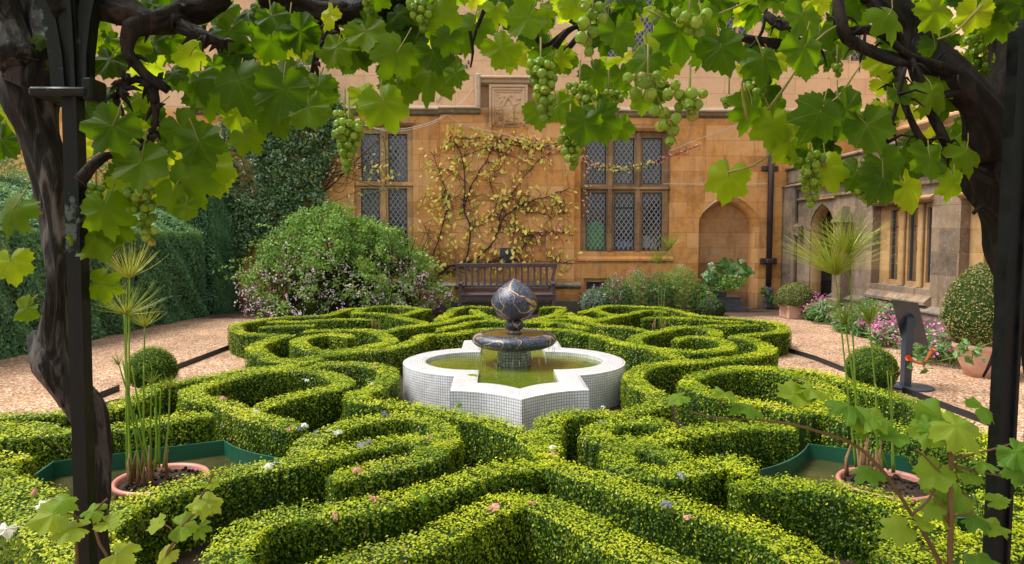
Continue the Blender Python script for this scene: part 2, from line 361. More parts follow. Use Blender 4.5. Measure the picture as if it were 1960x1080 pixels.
M['wingtrim']=stone('wing_trim_stone',True,(.46,.29,.13),(.36,.21,.085),(.2,.12,.055),lich=.15,grime=.3,joint=0)
M['plinth']=stone('dark_damp_stone',True,(.22,.18,.14),(.12,.10,.08),(.05,.045,.04),lich=.35,grime=.5)
M['moss']=leafmat('mossy_stone',[(0,(.05,.05,.03)),(.5,(.12,.11,.05)),(1,(.25,.22,.1))],.0,.9,.1,noise=30,namp=1.2)
# gravel / ground
t=NT('gravel'); p=t.pos()
pc=t.vor(62,p,'F1','Color'); d=t.vor(62,p); c1=t.sep(pc)[0]
pal=t.ramp(c1,[(0,(.16,.075,.04)),(.25,(.36,.19,.10)),(.5,(.50,.29,.165)),(.75,(.62,.40,.25)),(.92,(.72,.54,.38)),(1,(.8,.72,.6))])
big=t.noise(1.1,5,None,.6); pal=t.mix(1,pal,t.ramp(big,[(.33,.66),(.67,1.12)]),'MULTIPLY')
s=t.sep(p); er=t.ramp(t.math('ADD',s[1],t.math('MULTIPLY',t.noise(1.5,4),.9)),[(0.,0.),(1.,1.)])
f=t.math('SUBTRACT',t.math('ADD',s[1],t.math('MULTIPLY',t.noise(1.6,5),1.2)),12.75,clamp=True)
soil=t.ramp(t.noise(22,6,None,.7),[(.3,(.06,.04,.028)),(.7,(.17,.115,.08))])
col=t.mix(t.math('MULTIPLY',f,3.,clamp=True),pal,soil)
M['gravel']=t.fin(t.pr(col,.85,.2,t.bump(t.math('MULTIPLY',d,-1.),.9,.012)))
M['edging']=plain('black_metal_edging',(.02,.022,.025),.5,.4,.3,10)
# ---------- vine leaf material with veins from leaf-local coordinates ----------
def vinemat(name, stops, tcol, trans=.5):
    t=NT(name); v=t.attr('var'); lc=t.attr('lc','Vector'); s=t.sep(lc); vein=None
    for a in (0,48,-48,100,-100):
        sa,ca=math.sin(R(a)),math.cos(R(a))
        d=t.math('ABSOLUTE',t.math('SUBTRACT',t.math('MULTIPLY',s[0],ca),t.math('MULTIPLY',s[1],sa)))
        al=t.math('ADD',t.math('MULTIPLY',s[0],sa),t.math('MULTIPLY',s[1],ca))
        on=t.math('MULTIPLY',t.math('GREATER_THAN',al,0.),t.math('SUBTRACT',1.,t.math('MULTIPLY',d,42.),clamp=True))
        vein=on if vein is None else t.math('MAXIMUM',vein,on)
    # side veins: chevrons along the radial direction
    rad=t.math('SQRT',t.math('ADD',t.math('MULTIPLY',s[0],s[0]),t.math('MULTIPLY',s[1],s[1])))
    w=t.math('SINE',t.math('ADD',t.math('MULTIPLY',rad,26.),t.math('MULTIPLY',t.math('ABSOLUTE',s[0]),-18.)))
    sv=t.math('MULTIPLY',t.math('GREATER_THAN',w,.93),.35)
    f=t.math('ADD',v,t.math('MULTIPLY',t.math('SUBTRACT',t.noise(25,4),.5),.25),clamp=True)
    c=t.ramp(f,stops); c=t.mix(t.math('MULTIPLY',t.math('MAXIMUM',vein,sv),.30),c,(.40,.48,.04))
    p=t.pr(c,.45,.22,t.bump(t.math('ADD',vein,t.noise(30,3)),.3,.004))
    tr=t.n('ShaderNodeBsdfTranslucent'); t.set(tr.inputs[0],t.mix(t.math('MULTIPLY',t.math('MAXIMUM',vein,sv),.35),t.ramp(f,[(0,(.07,.17,.001)),(.4,(.20,.38,.002)),(.75,(.46,.66,.006)),(1,(.80,.88,.03))]),(.25,.35,.02)))
    return t.fin(t.mixs(trans,p,tr.outputs[0]))
GL=[(0,(.02,.05,.002)),(.35,(.055,.12,.003)),(.65,(.15,.25,.004)),(.9,(.36,.46,.008)),(1,(.55,.55,.02))]
M['vine']=vinemat('grape_leaf',GL,(.44,.66,.01),.62)
M['young']=vinemat('young_vine_leaf',[(0,(.04,.13,.02)),(.5,(.12,.26,.02)),(1,(.38,.42,.05))],(.5,.7,.05),.4)
M['petiole']=plain('leaf_stalks',(.22,.20,.05),.6,.3,.3,20)
M['redstem']=plain('reddish_shoot',(.15,.085,.035),.6,.3,.3,20)
t=NT('green_grapes'); v=t.attr('var'); c=t.ramp(t.math('ADD',v,t.math('MULTIPLY',t.math('SUBTRACT',t.noise(60,3),.5),.3)),[(0,(.10,.20,.02)),(.5,(.24,.38,.04)),(.85,(.42,.5,.07)),(1,(.36,.30,.08))])
tr=t.n('ShaderNodeBsdfTranslucent'); t.set(tr.inputs[0],(.65,.8,.08,1))
M['grape']=t.fin(t.mixs(.35,t.pr(c,.28,.5),tr.outputs[0]))

# ---------- setting ----------
mb=MB(); mb.raw([(-40,-12,0),(40,-12,0),(40,40,0),(-40,40,0)],[(0,1,2,3)])
tag(mb.build('ground',M['gravel']),'pinkish gravel paths with damp earth along the wall',kind='structure')

sp=[(455,640),(475,622),(560,612),(640,606),(700,594),(985,590),(1280,590),(1330,606),(1470,616),(1500,632),(1480,665),(1400,680),(1330,695),(1440,706),(1560,716),(1700,755),(1800,798),(1990,880),(2100,1000),(1800,1300),(100,1300),(-150,1000),(-80,812),(110,792),(300,745),(470,712),(560,692),(495,672)]
mb=MB(); P=[pz(x,y,.004) for x,y in sp]; mb.raw([tuple(p) for p in P],list(tessellate_polygon([[Vector((p.x,p.y,0)) for p in P]]))); tag(mb.build('soil',M['soil']),'dark earth under the box hedges',kind='structure')
# ---------- wall panels with openings ----------
def polyrect(a,b,c,d): return [(a,b),(c,b),(c,d),(a,d)]
def panel(mb, outer, holes, to3, depth, mi=0, flip=False):
    """flat wall with openings; holes = [(polygon, depth or None)]"""
    U_=[p[0] for p in outer]; V_=[p[1] for p in outer]; bb=[(min(p[0] for p in h),max(p[0] for p in h),min(p[1] for p in h),max(p[1] for p in h)) for h in holes]
    us=sorted({min(U_),max(U_)}|{q for r in bb for q in r[:2]}); vs=sorted({min(V_),max(V_)}|{q for r in bb for q in r[2:]})
    o_=(lambda f:f[::-1]) if flip else (lambda f:f)
    for a,c in zip(us,us[1:]):
        for e,g in zip(vs,vs[1:]):
            m=((a+c)/2,(e+g)/2)
            if c-a<1e-5 or g-e<1e-5 or any(r[0]<m[0]<r[1] and r[2]<m[1]<r[3] for r in bb): continue
            mb.raw([to3(a,e,0),to3(c,e,0),to3(c,g,0),to3(a,g,0)],[o_((0,1,2,3))],mi=mi)
    for h,r in zip(holes,bb):
        if len(h)>4:
            for p,q in zip(h[1:],h[2:]+h[:1]):
                if abs(p[0]-q[0])>1e-5 and max(p[1],q[1])>r[2]+.01: mb.raw([to3(p[0],p[1],0),to3(p[0],r[3],0),to3(q[0],r[3],0),to3(q[0],q[1],0)],[(0,1,2,3)],mi=mi)
    for h in holes:
        n=len(h); V=[to3(p[0],p[1],0) for p in h]+[to3(p[0],p[1],depth) for p in h]
        mb.raw(V,[(i,(i+1)%n,(i+1)%n+n,i+n) for i in range(n)],mi=mi)
def tomain(Y): return lambda u,v,w:(u,Y+w,v)
def towing(X): return lambda u,v,w:(X+w,u,v)
def hbox(mb,to3,u0,u1,v0,v1,w0,w1,c=.006,mi=0):
    A=to3(u0,v0,w0); B=to3(u1,v1,w1); mb.cbox([min(a,b) for a,b in zip(A,B)],[max(a,b) for a,b in zip(A,B)],c,mi=mi)
def prism(mb,to3,prof,u0,u1,axis='u',mi=0):
    """profile in (w,v) swept along u"""
    n=len(prof); V=[to3(u0,v,w) for w,v in prof]+[to3(u1,v,w) for w,v in prof]
    mb.raw(V,[(i,(i+1)%n,(i+1)%n+n,i+n) for i in range(n)]+[tuple(range(n))[::-1],tuple(range(n,2*n))],mi=mi)
def arch(u0,u1,v0,vs,va,n=9):
    """pointed (four-centred) arch opening polygon"""
    uc=(u0+u1)/2; L=[]; 
    for i in range(n+1):
        a=i/n; L.append((u1-(u1-uc)*(1-math.cos(a*math.pi/2))**1.0*1.0 if False else u1-(u1-uc)*a**1.0, vs+(va-vs)*(1-(1-a)**1.0*1.0) if False else vs+(va-vs)*math.sin(a*math.pi/2*.93)/math.sin(math.pi/2*.93)))
    Rr=[(2*uc-u,v) for u,v in L[:-1]][::-1]
    return [(u0,v0),(u1,v0)]+L+Rr
def arch2(u0,u1,v0,vs,va,n=10):
    uc=(u0+u1)/2; h=(u1-u0)/2; L=[]
    for i in range(n+1):
        a=i/n; x=1-a; y=(1-x**2.1)**.62 if x<1 else 0
        y=.66*y+.34*a
        L.append((uc+h*x, vs+(va-vs)*y))
    return [(u0,v0),(u1,v0)]+L+[(2*uc-u,v) for u,v in L[:-1]][::-1]
def lattice(mb,to3,u0,u1,v0,v1,w,du=.098,dv=.135,th=.0085,cu=0):
    # diagonal lead cames clipped to the light
    m=dv/du
    uc=(u0+u1)/2+cu; vc=(v0+v1)/2
    for sgn in (1,-1):
        for k in range(-30,31):
            # line v = vc + sgn*m*(u-uc) + k*dv
            c=vc+k*dv; P=[]
            for u in (u0,u1):
                v=c+sgn*m*(u-uc)
                if v0<=v<=v1: P.append((u,v))
            for v in (v0,v1):
                u=uc+sgn*(v-c)/m
                if u0<u<u1: P.append((u,v))
            if len(P)>=2:
                (a,b),(c_,d)=P[0],P[1]; L=math.hypot(c_-a,d-b)
                if L<.02: continue
                nx,ny=-(d-b)/L*th,(c_-a)/L*th
                V=[to3(a+nx,b+ny,w),to3(c_+nx,d+ny,w),to3(c_-nx,d-ny,w),to3(a-nx,b-ny,w)]
                V+=[to3(a,b,w-.006),to3(c_,d,w-.006)]
                mb.raw(V,[(0,1,5,4),(3,4,5,2),(0,3,2,1)])
def window(bld,to3,open_,lights,label,trim,wall_w=.0,lead=True,transoms=(),du=.098,dv=.135,cas=()):
    """stone mullioned window as a part with casements, lead lattice and panes as sub-parts"""
    u0,u1,v0,v1=open_
    mb=MB()
    us=sorted({(l[0],l[1]) for l in lights}); 
    # surround and mullions: everything of the opening that is not a light, set back
    holes=[polyrect(a+.0,c,b,d) for a,b,c,d in lights]
    panel(mb,polyrect(u0,v0,u1,v1),holes,lambda u,v,w:to3(u,v,wall_w+w),.07)
    # projecting mullion ribs
    cols=[]
    for l in sorted(lights):
        if not cols or l[0]>cols[-1][1]: cols.append((l[0],l[1]))
    for i in range(len(cols)-1):
        m0,m1=cols[i][1],cols[i+1][0]; mc=(m0+m1)/2; hw=(m1-m0)*.30
        hbox(mb,to3,mc-hw,mc+hw,v0,v1,wall_w-.05,wall_w-.002,.012)
    for tv in transoms:
        prism(mb,to3,[(wall_w-.06,tv-.02),(wall_w-.06,tv+.0),(wall_w-.002,tv+.045),(wall_w-.002,tv-.045)],u0+.01,u1-.01)
    w=mb.build('window',trim,bld)
    if label: tag(w,label)
    fr=MB(); gl=MB(); lt=MB()
    for k,(a,b,c,d) in enumerate(lights):
        e=.018; W=wall_w+.035
        for q in ((a,a+e,c,d),(b-e,b,c,d),(a+e,b-e,c,c+e),(a+e,b-e,d-e,d)): hbox(fr,to3,*q,W,W+.025,.003)
        if k in cas: 
            mz=c+(d-c)*.74; hbox(fr,to3,a+e,b-e,mz-.014,mz+.014,W-.004,W+.022,.003)
        if not lead:
            mz=c+(d-c)*.76; hbox(fr,to3,a+e,b-e,mz-.008,mz+.008,W-.01,W+.01,.002)
        gl.raw([to3(a+.01,c+.01,W+.02),to3(b-.01,c+.01,W+.02),to3(b-.01,d-.01,W+.02),to3(a+.01,d-.01,W+.02)],[(0,1,2,3)])
        if lead: lattice(lt,to3,a+e,b-e,c+e,d-e,W+.012,du,dv)
    fr.build('casement',M['blackmetal'],w); gl.build('pane',M['glass'],w)
    if lead: lt.build('lead_lattice',M['leadline'],w)
    return w
YB=13.8; BAY=13.66
house=empty('stone_house',(0,YB,0),'ochre limestone manor house with leaded windows behind the garden','house')
def U(x,y,Y=YB): p=pY(x,y,Y); return p.x,p.z
def rectpx(x0,y0,x1,y1,Y=YB):
    a=U(x0,y0,Y); b=U(x1,y1,Y); return (a[0],b[0],b[1],a[1])
W1=rectpx(676,240,792,486); W2=rectpx(1112,250,1282,483)
UW=rectpx(1152,-70,1260,116); UL=rectpx(706,-70,788,96); UR=rectpx(1387,-80,1444,84)
UX=rectpx(1606,-40,1660,122)
# central bay with a niche behind the bench stands a little proud
bx0=U(843,300,BAY)[0]; bx1=U(1100,300,BAY)[0]; ctop=U(800,206)[1]
AR=[U(x,y) for x,y in ((1335,592),(1449,592),(1449,424),(1393,374))]
aout=arch2(AR[0][0],AR[1][0],.0,AR[2][1],AR[3][1])
BW=rectpx(1117,533,1168,580)
def R4(r): return polyrect(r[0],r[2],r[1],r[3])
mb=MB()
panel(mb,[(-14,0),(AR[0][0]-.001,0)]+[(u,v) for u,v in [aout[0]]][:0]+[(12,0),(12,6.9),(-14,6.9)],[R4(W1),R4(W2),R4(UW),R4(UL),R4(UR),R4(UX),[(u,v+.012) for u,v in aout],R4(BW)],tomain(YB),.16)
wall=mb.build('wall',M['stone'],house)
# bay
mb=MB(); 
bz=U(900,541,BAY)[1]
panel(mb,polyrect(bx0,bz,bx1,ctop-.02),[],tomain(BAY),0)
for u in (bx0,bx1): mb.raw([(u,BAY,bz),(u,YB-.002,bz),(u,YB-.002,ctop-.02),(u,BAY,ctop-.02)],[(0,1,2,3)])
mb.build('projecting_bay',M['stone'],house)
# mossy ledge and base course under the bay
mb=MB(); prism(mb,tomain(BAY),[(.0,bz+.02),(-.10,bz-.015),(-.16,bz-.05),(-.15,bz-.09),(-.09,bz-.115),(0,bz-.13)],bx0-.06,bx1+.12)
mb.build('mossy_ledge',M['cornice'],house)
mb=MB(); mb.cbox((bx0-.03,BAY-.08,0),(bx1+.09,YB-.003,bz-.12),.01); mb.build('base_course',M['stone'],house)
mb=MB(); mb.cbox((bx0-.05,BAY-.13,-.01),(bx1+.12,BAY-.082,.19),.01); mb.build('damp_footing',M['plinth'],house)
# arch moulding and blocked doorway
inn=arch2(*[U(x,424)[0] for x in (1341,1443)],0.01,U(1400,424)[1],U(1393,384)[1])
mb=MB()
n=len(aout); 
A=[(u,YB,v) for u,v in aout]; A2=[(.5*(u+p),YB+.07,.5*(v+q)) for (u,v),(p,q) in zip(aout,inn)]; A3=[(p,YB+.11,q) for p,q in inn]; A4=[(p,YB+.27,q) for p,q in inn]
V=A+A2+A3+A4
mb.raw(V,[(k*n+i,k*n+(i+1)%n,(k+1)*n+(i+1)%n,(k+1)*n+i) for k in range(3) for i in range(1,n)])
mb.build('arch_moulding',M['stone'],house,True)
mb=MB(); tri=tessellate_polygon([[Vector((u,v,0)) for u,v in inn]]); mb.raw([(u,YB+.269,v) for u,v in inn],list(tri)); mb.build('blocked_doorway',M['infill'],house)
# windows
def L(*px): return [rectpx(*p) for p in px]
def lights(px): 
    out=[]
    for p in px: a=rectpx(*p); out.append(a)
    return out
ww=.11
window(house,tomain(YB),W1,lights([(688.5,254,726,346),(741,255,779,347),(688.5,360,726,476),(741,360,779,476)]),'two light window with drip mould left of the creeper',M['stonetrim'],ww,True,(U(740,353)[1],))
window(house,tomain(YB),W2,lights([(1123,263,1161.5,352),(1177.5,263,1216,352),(1231,263,1269,352),(1123,368,1161.5,480),(1177.5,368,1216,480),(1231,368,1269,480)]),'three light window with plants and stored things behind the glass',M['stonedark'],ww,True,(U(1200,360)[1],),cas=(4,))
window(house,tomain(YB),UW,lights([(1163,-60,1200,106),(1214,-60,1252,113)]),'upper leaded window reflecting pale sky',M['stonetrim'],ww)
window(house,tomain(YB),UL,lights([(713,-60,742,88),(752,-60,781,90)]),'upper leaded window above the climbing rose',M['stonetrim'],ww)
window(house,tomain(YB),UR,lights([(1397,-66,1412,76),(1419,-66,1434,76)]),None,M['stonetrim'],ww)
window(house,tomain(YB),UX,lights([(1613,-30,1629,112),(1637,-30,1653,114)]),None,M['stonetrim'],ww)
mb=MB(); r=BW; 
for q in ((r[0],r[0]+.07,r[2],r[3]),(r[1]-.07,r[1],r[2],r[3]),(r[0]+.07,r[1]-.07,r[3]-.08,r[3])): hbox(mb,tomain(YB),*q,.05,.15)
o=mb.build('cellar_window',M['stonetrim'],house); mb=MB(); mb.raw([(r[0],YB+.12,r[2]),(r[1],YB+.12,r[2]),(r[1],YB+.12,r[3]),(r[0],YB+.12,r[3])],[(0,1,2,3)]); mb.build('pane',M['blackmetal'],o)
# drip moulds and sills
for r,e in ((W1,.0),(W2,.03)):
    mb=MB(); prism(mb,tomain(YB),[(0,r[3]+.01),(-.015,r[3]+.012),(-.05,r[3]+.05),(-.05,r[3]+.08),(0,r[3]+.12)],r[0]-.02-e,r[1]+.04+e)
    mb.build('drip_mould',M['stonetrim'],house)
s=W2; mb=MB(); prism(mb,tomain(YB),[(.10,s[2]+.012),(-.05,s[2]-.13),(-.05,s[2]-.17),(0,s[2]-.21),(.10,s[2]-.21)],s[0]-.05,s[1]+.06); mb.build('window_sill',M['stone'],house)
# cornice string course with its step up round the carved panel
cz=U(700,208)[1]; cz2=U(970,152)[1]; sl,sr=U(920,180)[0],U(1026,180)[0]
def cprof(z,o=0): return [(0,z+.07),(-.10-o,z+.015),(-.15-o,z-.01),(-.15-o,z-.035),(-.09-o,z-.06),(-.07-o,z-.11),(-.02-o,z-.13),(0,z-.15)]
mb=MB(); q=YB
prism(mb,tomain(YB),cprof(cz),-6,bx0-.02)
prism(mb,tomain(BAY),[(.139,cz+.07)]+cprof(cz)[1:-1]+[(.139,cz-.15)],bx0-.03,sl)
prism(mb,tomain(BAY),[(.139,cz2+.07)]+cprof(cz2)[1:-1]+[(.139,cz2-.15)],sl,sr)
prism(mb,tomain(BAY),[(.139,cz+.07)]+cprof(cz)[1:-1]+[(.139,cz-.15)],sr,bx1+.03)
prism(mb,tomain(YB),cprof(cz-.01),bx1+.02,8.6)
for u0,u1 in ((sl-.10,sl+.0),(sr-.0,sr+.10)):
    mb.cbox((min(u0,u1),BAY-.15,cz-.03),(max(u0,u1),YB-.002,cz2+.05),.02)
mb.build('cornice',M['cornice'],house)
# scar of an old roof line and small iron hooks above the cornice
mb=MB(); P=[pY(x,y,YB-.012) for x,y in ((866,96),(862,140),(850,172),(836,196))]; mb.tube(smooth_path(P,.04),[.03]*len(smooth_path(P,.04)),6,rough=.5); mb.build('mortar_scar',M['cornice'],house)
mb=MB()
for x,y in ((893,128),(897,120)): p=pY(x,y,YB); mb.cbox((p.x-.014,YB-.04,p.z-.035),(p.x+.014,YB,p.z+.03),.004)
mb.build('iron_hook',M['blackmetal'],house)
# carved panel
pl,pr_=U(936,200,BAY)[0],U(1010,200,BAY)[0]; pzb,pzt=U(970,246,BAY)[1],U(970,163,BAY)[1]
mb=MB(); 
for k,(o1,w0) in enumerate(((0,-.07),(.055,-.045),(.10,-.02))):
    a,b,c,d=pl+o1,pr_-o1,pzb+o1,pzt-o1; e=.05
    for q_ in ((a,a+e,c,d),(b-e,b,c,d),(a+e,b-e,d-e,d)): hbox(mb,tomain(BAY),*q_,w0,-.001 if k==2 else w0+.04,.006)
pan=mb.build('carved_panel',M['stonetrim'],house)
mb=MB(); a,b,c,d=pl+.15,pr_-.15,pzb+.02,pzt-.16; mb.box((a,BAY-.012,c),(b,BAY-.001,d))
uc=(a+b)/2
mb.tube([(a+.12,BAY-.03,c+.42),(uc,BAY-.03,d-.06),(b-.12,BAY-.03,c+.42)],.022,6)
mb.cbox((a+.13,BAY-.045,c+.05),(b-.13,BAY-.012,c+.40),.015)
for i in range(60):
    u=random.uniform(a+.02,b-.02); v=random.uniform(c+.02,d-.03); 
    if a+.13<u<b-.13 and v<c+.4 and random.random()<.5: r_=.014; w=.05
    else: r_=random.uniform(.014,.03); w=.02
    mb.tube([(u,BAY-w,v),(u+random.uniform(-.04,.04),BAY-w-.01,v+random.uniform(-.03,.03)),(u+random.uniform(-.04,.04),BAY-w,v+random.uniform(-.04,.04))],r_*.6,5)
mb.build('carved_shield',M['stonetrim'],pan)
# rooms behind the glass
mb=MB()
for (u0,u1,v0,v1),dp in ((W1,.9),(W2,1.8),(UW,1.2),(UL,1.),(UR,.8),(UX,.8)):
    mb.raw([(u0-.3,YB+.17,v0-.3),(u1+.3,YB+.17,v0-.3),(u1+.3,YB+.17,v1+.3),(u0-.3,YB+.17,v1+.3)]+[(u0-.3,YB+dp,v0-.3),(u1+.3,YB+dp,v0-.3),(u1+.3,YB+dp,v1+.3),(u0-.3,YB+dp,v1+.3)],[(4,5,6,7),(0,4,5,1),(1,5,6,2),(2,6,7,3),(3,7,4,0)])
mb.build('room_lining',M['room'],house)
def wavy(name,u0,u1,v0,v1,Y,mat,parent):
    mb=MB(); n=40; V=[]; 
    for i in range(n+1):
        u=u0+(u1-u0)*i/n
        for v in (v0,v1): V.append((u,Y+.03*math.sin(i*1.3)+.012*math.sin(i*3.1),v))
    mb.raw(V,[(2*i,2*i+2,2*i+3,2*i+1) for i in range(n)]); return mb.build(name,mat,parent,True)
wavy('curtain',W1[0]+.05,W1[0]+.62,W1[2],W1[3],YB+.45,M['curtain'],house)
wavy('curtain',W1[0]+.85,W1[1],W1[2],W1[3],YB+.4,M['curtain'],house)
# iron plate on the bay wall behind the bench
mb=MB(); p=pY(971,489,BAY); mb.cbox((p.x-.14,BAY-.03,p.z-.15),(p.x+.14,BAY-.001,p.z+.15),.012); mb.cbox((p.x-.10,BAY-.036,p.z-.11),(p.x+.10,BAY-.031,p.z+.11),.002)
mb.build('iron_plate',M['sign'],house)
# drainpipes
def pipe(x,y0,y1,r,cl,mat,lead=False):
    a=pY(x,y0,YB-.09); b=pY(x-4 if lead else x,y1,YB-.09); mb=MB(); zt=a.z
    mb.tube([(b.x,YB-.09,.42 if lead else 0.0),(b.x,YB-.09,zt)],r,14)
    if not lead: return mb
    return mb,b
mb,b=pipe(1474,150,590,.058,'',M['pipe'],True)
o=mb.build('drainpipe',M['pipe'],house,True)
tag(o,'rust brown rainwater pipe with lead shoe in the corner')
mb=MB(); zz=pY(1470,500,YB-.09).z; mb.cbox((b.x-.16,YB-.06,zz-.06),(b.x+.18,YB-.001,zz+.06),.01); mb.cbox((b.x-.075,YB-.165,zz-.05),(b.x+.075,YB-.06,zz+.05),.02)
z2=pY(1480,322,YB-.09).z; mb.cbox((b.x-.17,YB-.05,z2-.05),(b.x+.17,YB-.001,z2+.05),.01); mb.build('bracket',M['pipe'],o)
mb=MB(); mb.cbox((b.x-.065,YB-.15,0.02),(b.x+.065,YB-.03,.46),.015)
for z in (.14,.36): mb.cbox((b.x-.08,YB-.165,z),(b.x+.08,YB-.02,z+.07),.008)
mb.build('lead_shoe',M['lead'],o)
mb=MB(); a=pY(427,215,YB-.05); mb.tube([(a.x,YB-.05,.2),(a.x,YB-.05,4.0)],.035,10); tag(mb.build('drainpipe',M['blackmetal'],house,True),'thin black pipe at the left of the wall')

# ---------- right wing ----------
XW=6.0
wing=empty('garden_wing',(XW,11,0),'low lichen spotted stone wing with mullioned windows on the right','building')
def wr(x0,y0,x1,y1): a=pX(x0,y0,XW); b=pX(x1,y1,XW); return (b.y,a.y,b.z,a.z)
Wa=(9.17,10.62,.72,1.93)
la=[(10.11,10.36,.80,1.86),(9.65,9.90,.80,1.86),(9.24,9.47,.80,1.86)]
sh=-2.02
Wb=(Wa[0]+sh,Wa[1]+sh,.72,1.93); lb=[(a+sh,b+sh,c,d) for a,b,c,d in la]
Wc=(Wb[0]+sh,Wb[1]+sh,.72,1.93); lc_=[(a+sh,b+sh,c,d) for a,b,c,d in lb]
darch=arch2(11.86,12.72,.02,1.72,2.06)
ZT=2.5
mb=MB(); panel(mb,[(1,0),(YB-.0,0),(YB,ZT),(1,ZT)],[R4(Wa),R4(Wb),R4(Wc),[(u,v) for u,v in darch]],towing(XW),.22)
mb.build('wall',M['wing'],wing)
for W_,l_ in ((Wa,la),(Wb,lb),(Wc,lc_)):
    window(wing,towing(XW),W_,l_,None,M['wingtrim'],.13,False)
for W_ in (Wa,Wb,Wc):
    mb=MB(); prism(mb,towing(XW),[(0,W_[3]+.01),(-.05,W_[3]+.035),(-.06,W_[3]+.06),(0,W_[3]+.10)],W_[0]-.03,W_[1]+.03)
    mb.build('hood_mould',M['wingtrim'],wing)
for W_ in (Wa,Wb,Wc):
    mb=MB(); prism(mb,towing(XW),[(.13,W_[2]+.02),(-.10,W_[2]-.17),(-.10,W_[2]-.21),(0,W_[2]-.24),(.13,W_[2]-.24)],W_[0]-.04,W_[1]+.04)
    mb.build('window_sill',M['wing'],wing)
mb=MB(); prism(mb,towing(XW),[(0,.50),(-.10,.44),(-.10,0),(0,0)],1,11.8); mb.cbox((XW-.13,1,.41),(XW-.101,11.8,.44),.005)
mb.build('plinth',M['plinth'],wing)
mb=MB(); prism(mb,towing(XW),[(0,ZT+.02),(-.10,ZT-.01),(-.12,ZT-.04),(-.05,ZT-.07),(-.04,ZT-.12),(0,ZT-.14)],1,YB-.01)
prism(mb,towing(XW),[(0,ZT-.28),(-.04,ZT-.30),(-.04,ZT-.33),(0,ZT-.34)],1,YB-.01)
mb.build('string_course',M['wing'],wing)
mb=MB(); mb.cbox((XW-.02,1,ZT+.02),(XW+.22,YB-.01,ZT+.30),.02); mb.cbox((XW-.06,1,ZT+.30),(XW+.26,YB-.01,ZT+.36),.02); mb.build('parapet',M['wing'],wing)
mb=MB(); mb.raw([(XW+.2,1,ZT+.2),(XW+2.4,1,ZT+.75),(XW+2.4,YB,ZT+.75),(XW+.2,YB,ZT+.2)],[(0,1,2,3)]); mb.build('roof',M['lead'],wing)
mb=MB(); mb.raw([(XW+2.2,1,0),(XW+2.2,YB,0),(XW+2.2,YB,6.9),(XW+2.2,1,6.9)],[(0,1,2,3)])
for z in (3.62,): prism(mb,towing(XW+2.2),[(0,z+.06),(-.14,z),(-.14,z-.04),(-.05,z-.10),(0,z-.12)],1,YB)
mb.build('upper_wall',M['stonetrim'],wing)
# dark porch behind the small arch, iron gate leaf
mb=MB(); mb.raw([(XW+.22,11.5,0),(XW+.22,12.95,0),(XW+1.2,12.95,0),(XW+1.2,11.5,0),(XW+.22,11.5,2.3),(XW+.22,12.95,2.3),(XW+1.2,12.95,2.3),(XW+1.2,11.5,2.3)],[(3,2,6,7),(0,3,7,4),(1,5,6,2),(4,7,6,5),(0,1,2,3)]); mb.build('porch_lining',M['plinth'],wing)
mb=MB(); nd=len(darch); 
ins=[(12.29+(u-12.29)*.86,v*.965) for u,v in darch]
mb.raw([(XW+.02,u,v) for u,v in darch]+[(XW+.1,u,v) for u,v in ins]+[(XW+.2,u,v) for u,v in ins],[(k*nd+i,k*nd+(i+1)%nd,(k+1)*nd+(i+1)%nd,(k+1)*nd+i) for k in range(2) for i in range(1,nd)]); mb.build('arch_moulding',M['wingtrim'],wing,True)
mb=MB(); prism(mb,towing(XW),[(0,2.20),(-.04,2.17),(-.04,2.14),(0,2.12)],11.8,12.8); mb.build('arch_label',M['wingtrim'],wing)
# interior of windows
mb=MB()
for W_ in (Wa,Wb,Wc):
    u0,u1,v0,v1=W_; mb.raw([(XW+.23,u0-.1,v0-.2),(XW+.23,u1+.1,v0-.2),(XW+.23,u1+.1,v1+.2),(XW+.23,u0-.1,v1+.2),(XW+1,u0-.1,v0-.2),(XW+1,u1+.1,v0-.2),(XW+1,u1+.1,v1+.2),(XW+1,u0-.1,v1+.2)],[(4,5,6,7),(0,4,5,1),(1,5,6,2),(2,6,7,3),(3,7,4,0)])
mb.build('room_lining',M['room'],wing)
for W_ in (Wa,Wb,Wc):
    c=MB(); n=30; V=[]
    for i in range(n+1):
        u=W_[0]+.1+(W_[1]-W_[0]-.2)*i/n
        for v in (W_[2],W_[3]): V.append((XW+.4+.03*math.sin(i*1.7),u,v))
    c.raw(V,[(2*i,2*i+2,2*i+3,2*i+1) for i in range(n)]); c.build('curtain',M['curtain'],wing,True)
# buttress with mossy cap beside the small arch
mb=MB(); mb.cbox((5.80,11.22,.0),(XW-.001,11.48,1.70),.02); mb.cbox((5.74,11.18,.0),(5.799,11.52,.42),.015)
but=tag(mb.build('buttress',M['wing'],wing),'stone pier beside the small arched doorway')
mb=MB(); V=[(5.76,11.18,1.70),(XW-.002,11.18,1.70),(XW-.002,11.52,1.70),(5.76,11.52,1.70),(XW-.10,11.35,1.97),(XW-.002,11.35,1.97)]
mb.raw(V,[(0,1,5,4),(0,4,3),(3,4,5,2),(0,3,2,1)]); mb.build('mossy_cap',M['moss'],but)
# corner shaft and corbel between wing and house
mb=MB(); mb.cbox((XW-.10,13.25,0),(XW-.001,13.79,ZT),.03); mb.cbox((XW-.16,12.98,1.45),(XW-.001,13.16,1.72),.05); mb.build('corner_pier',M['wing'],wing)
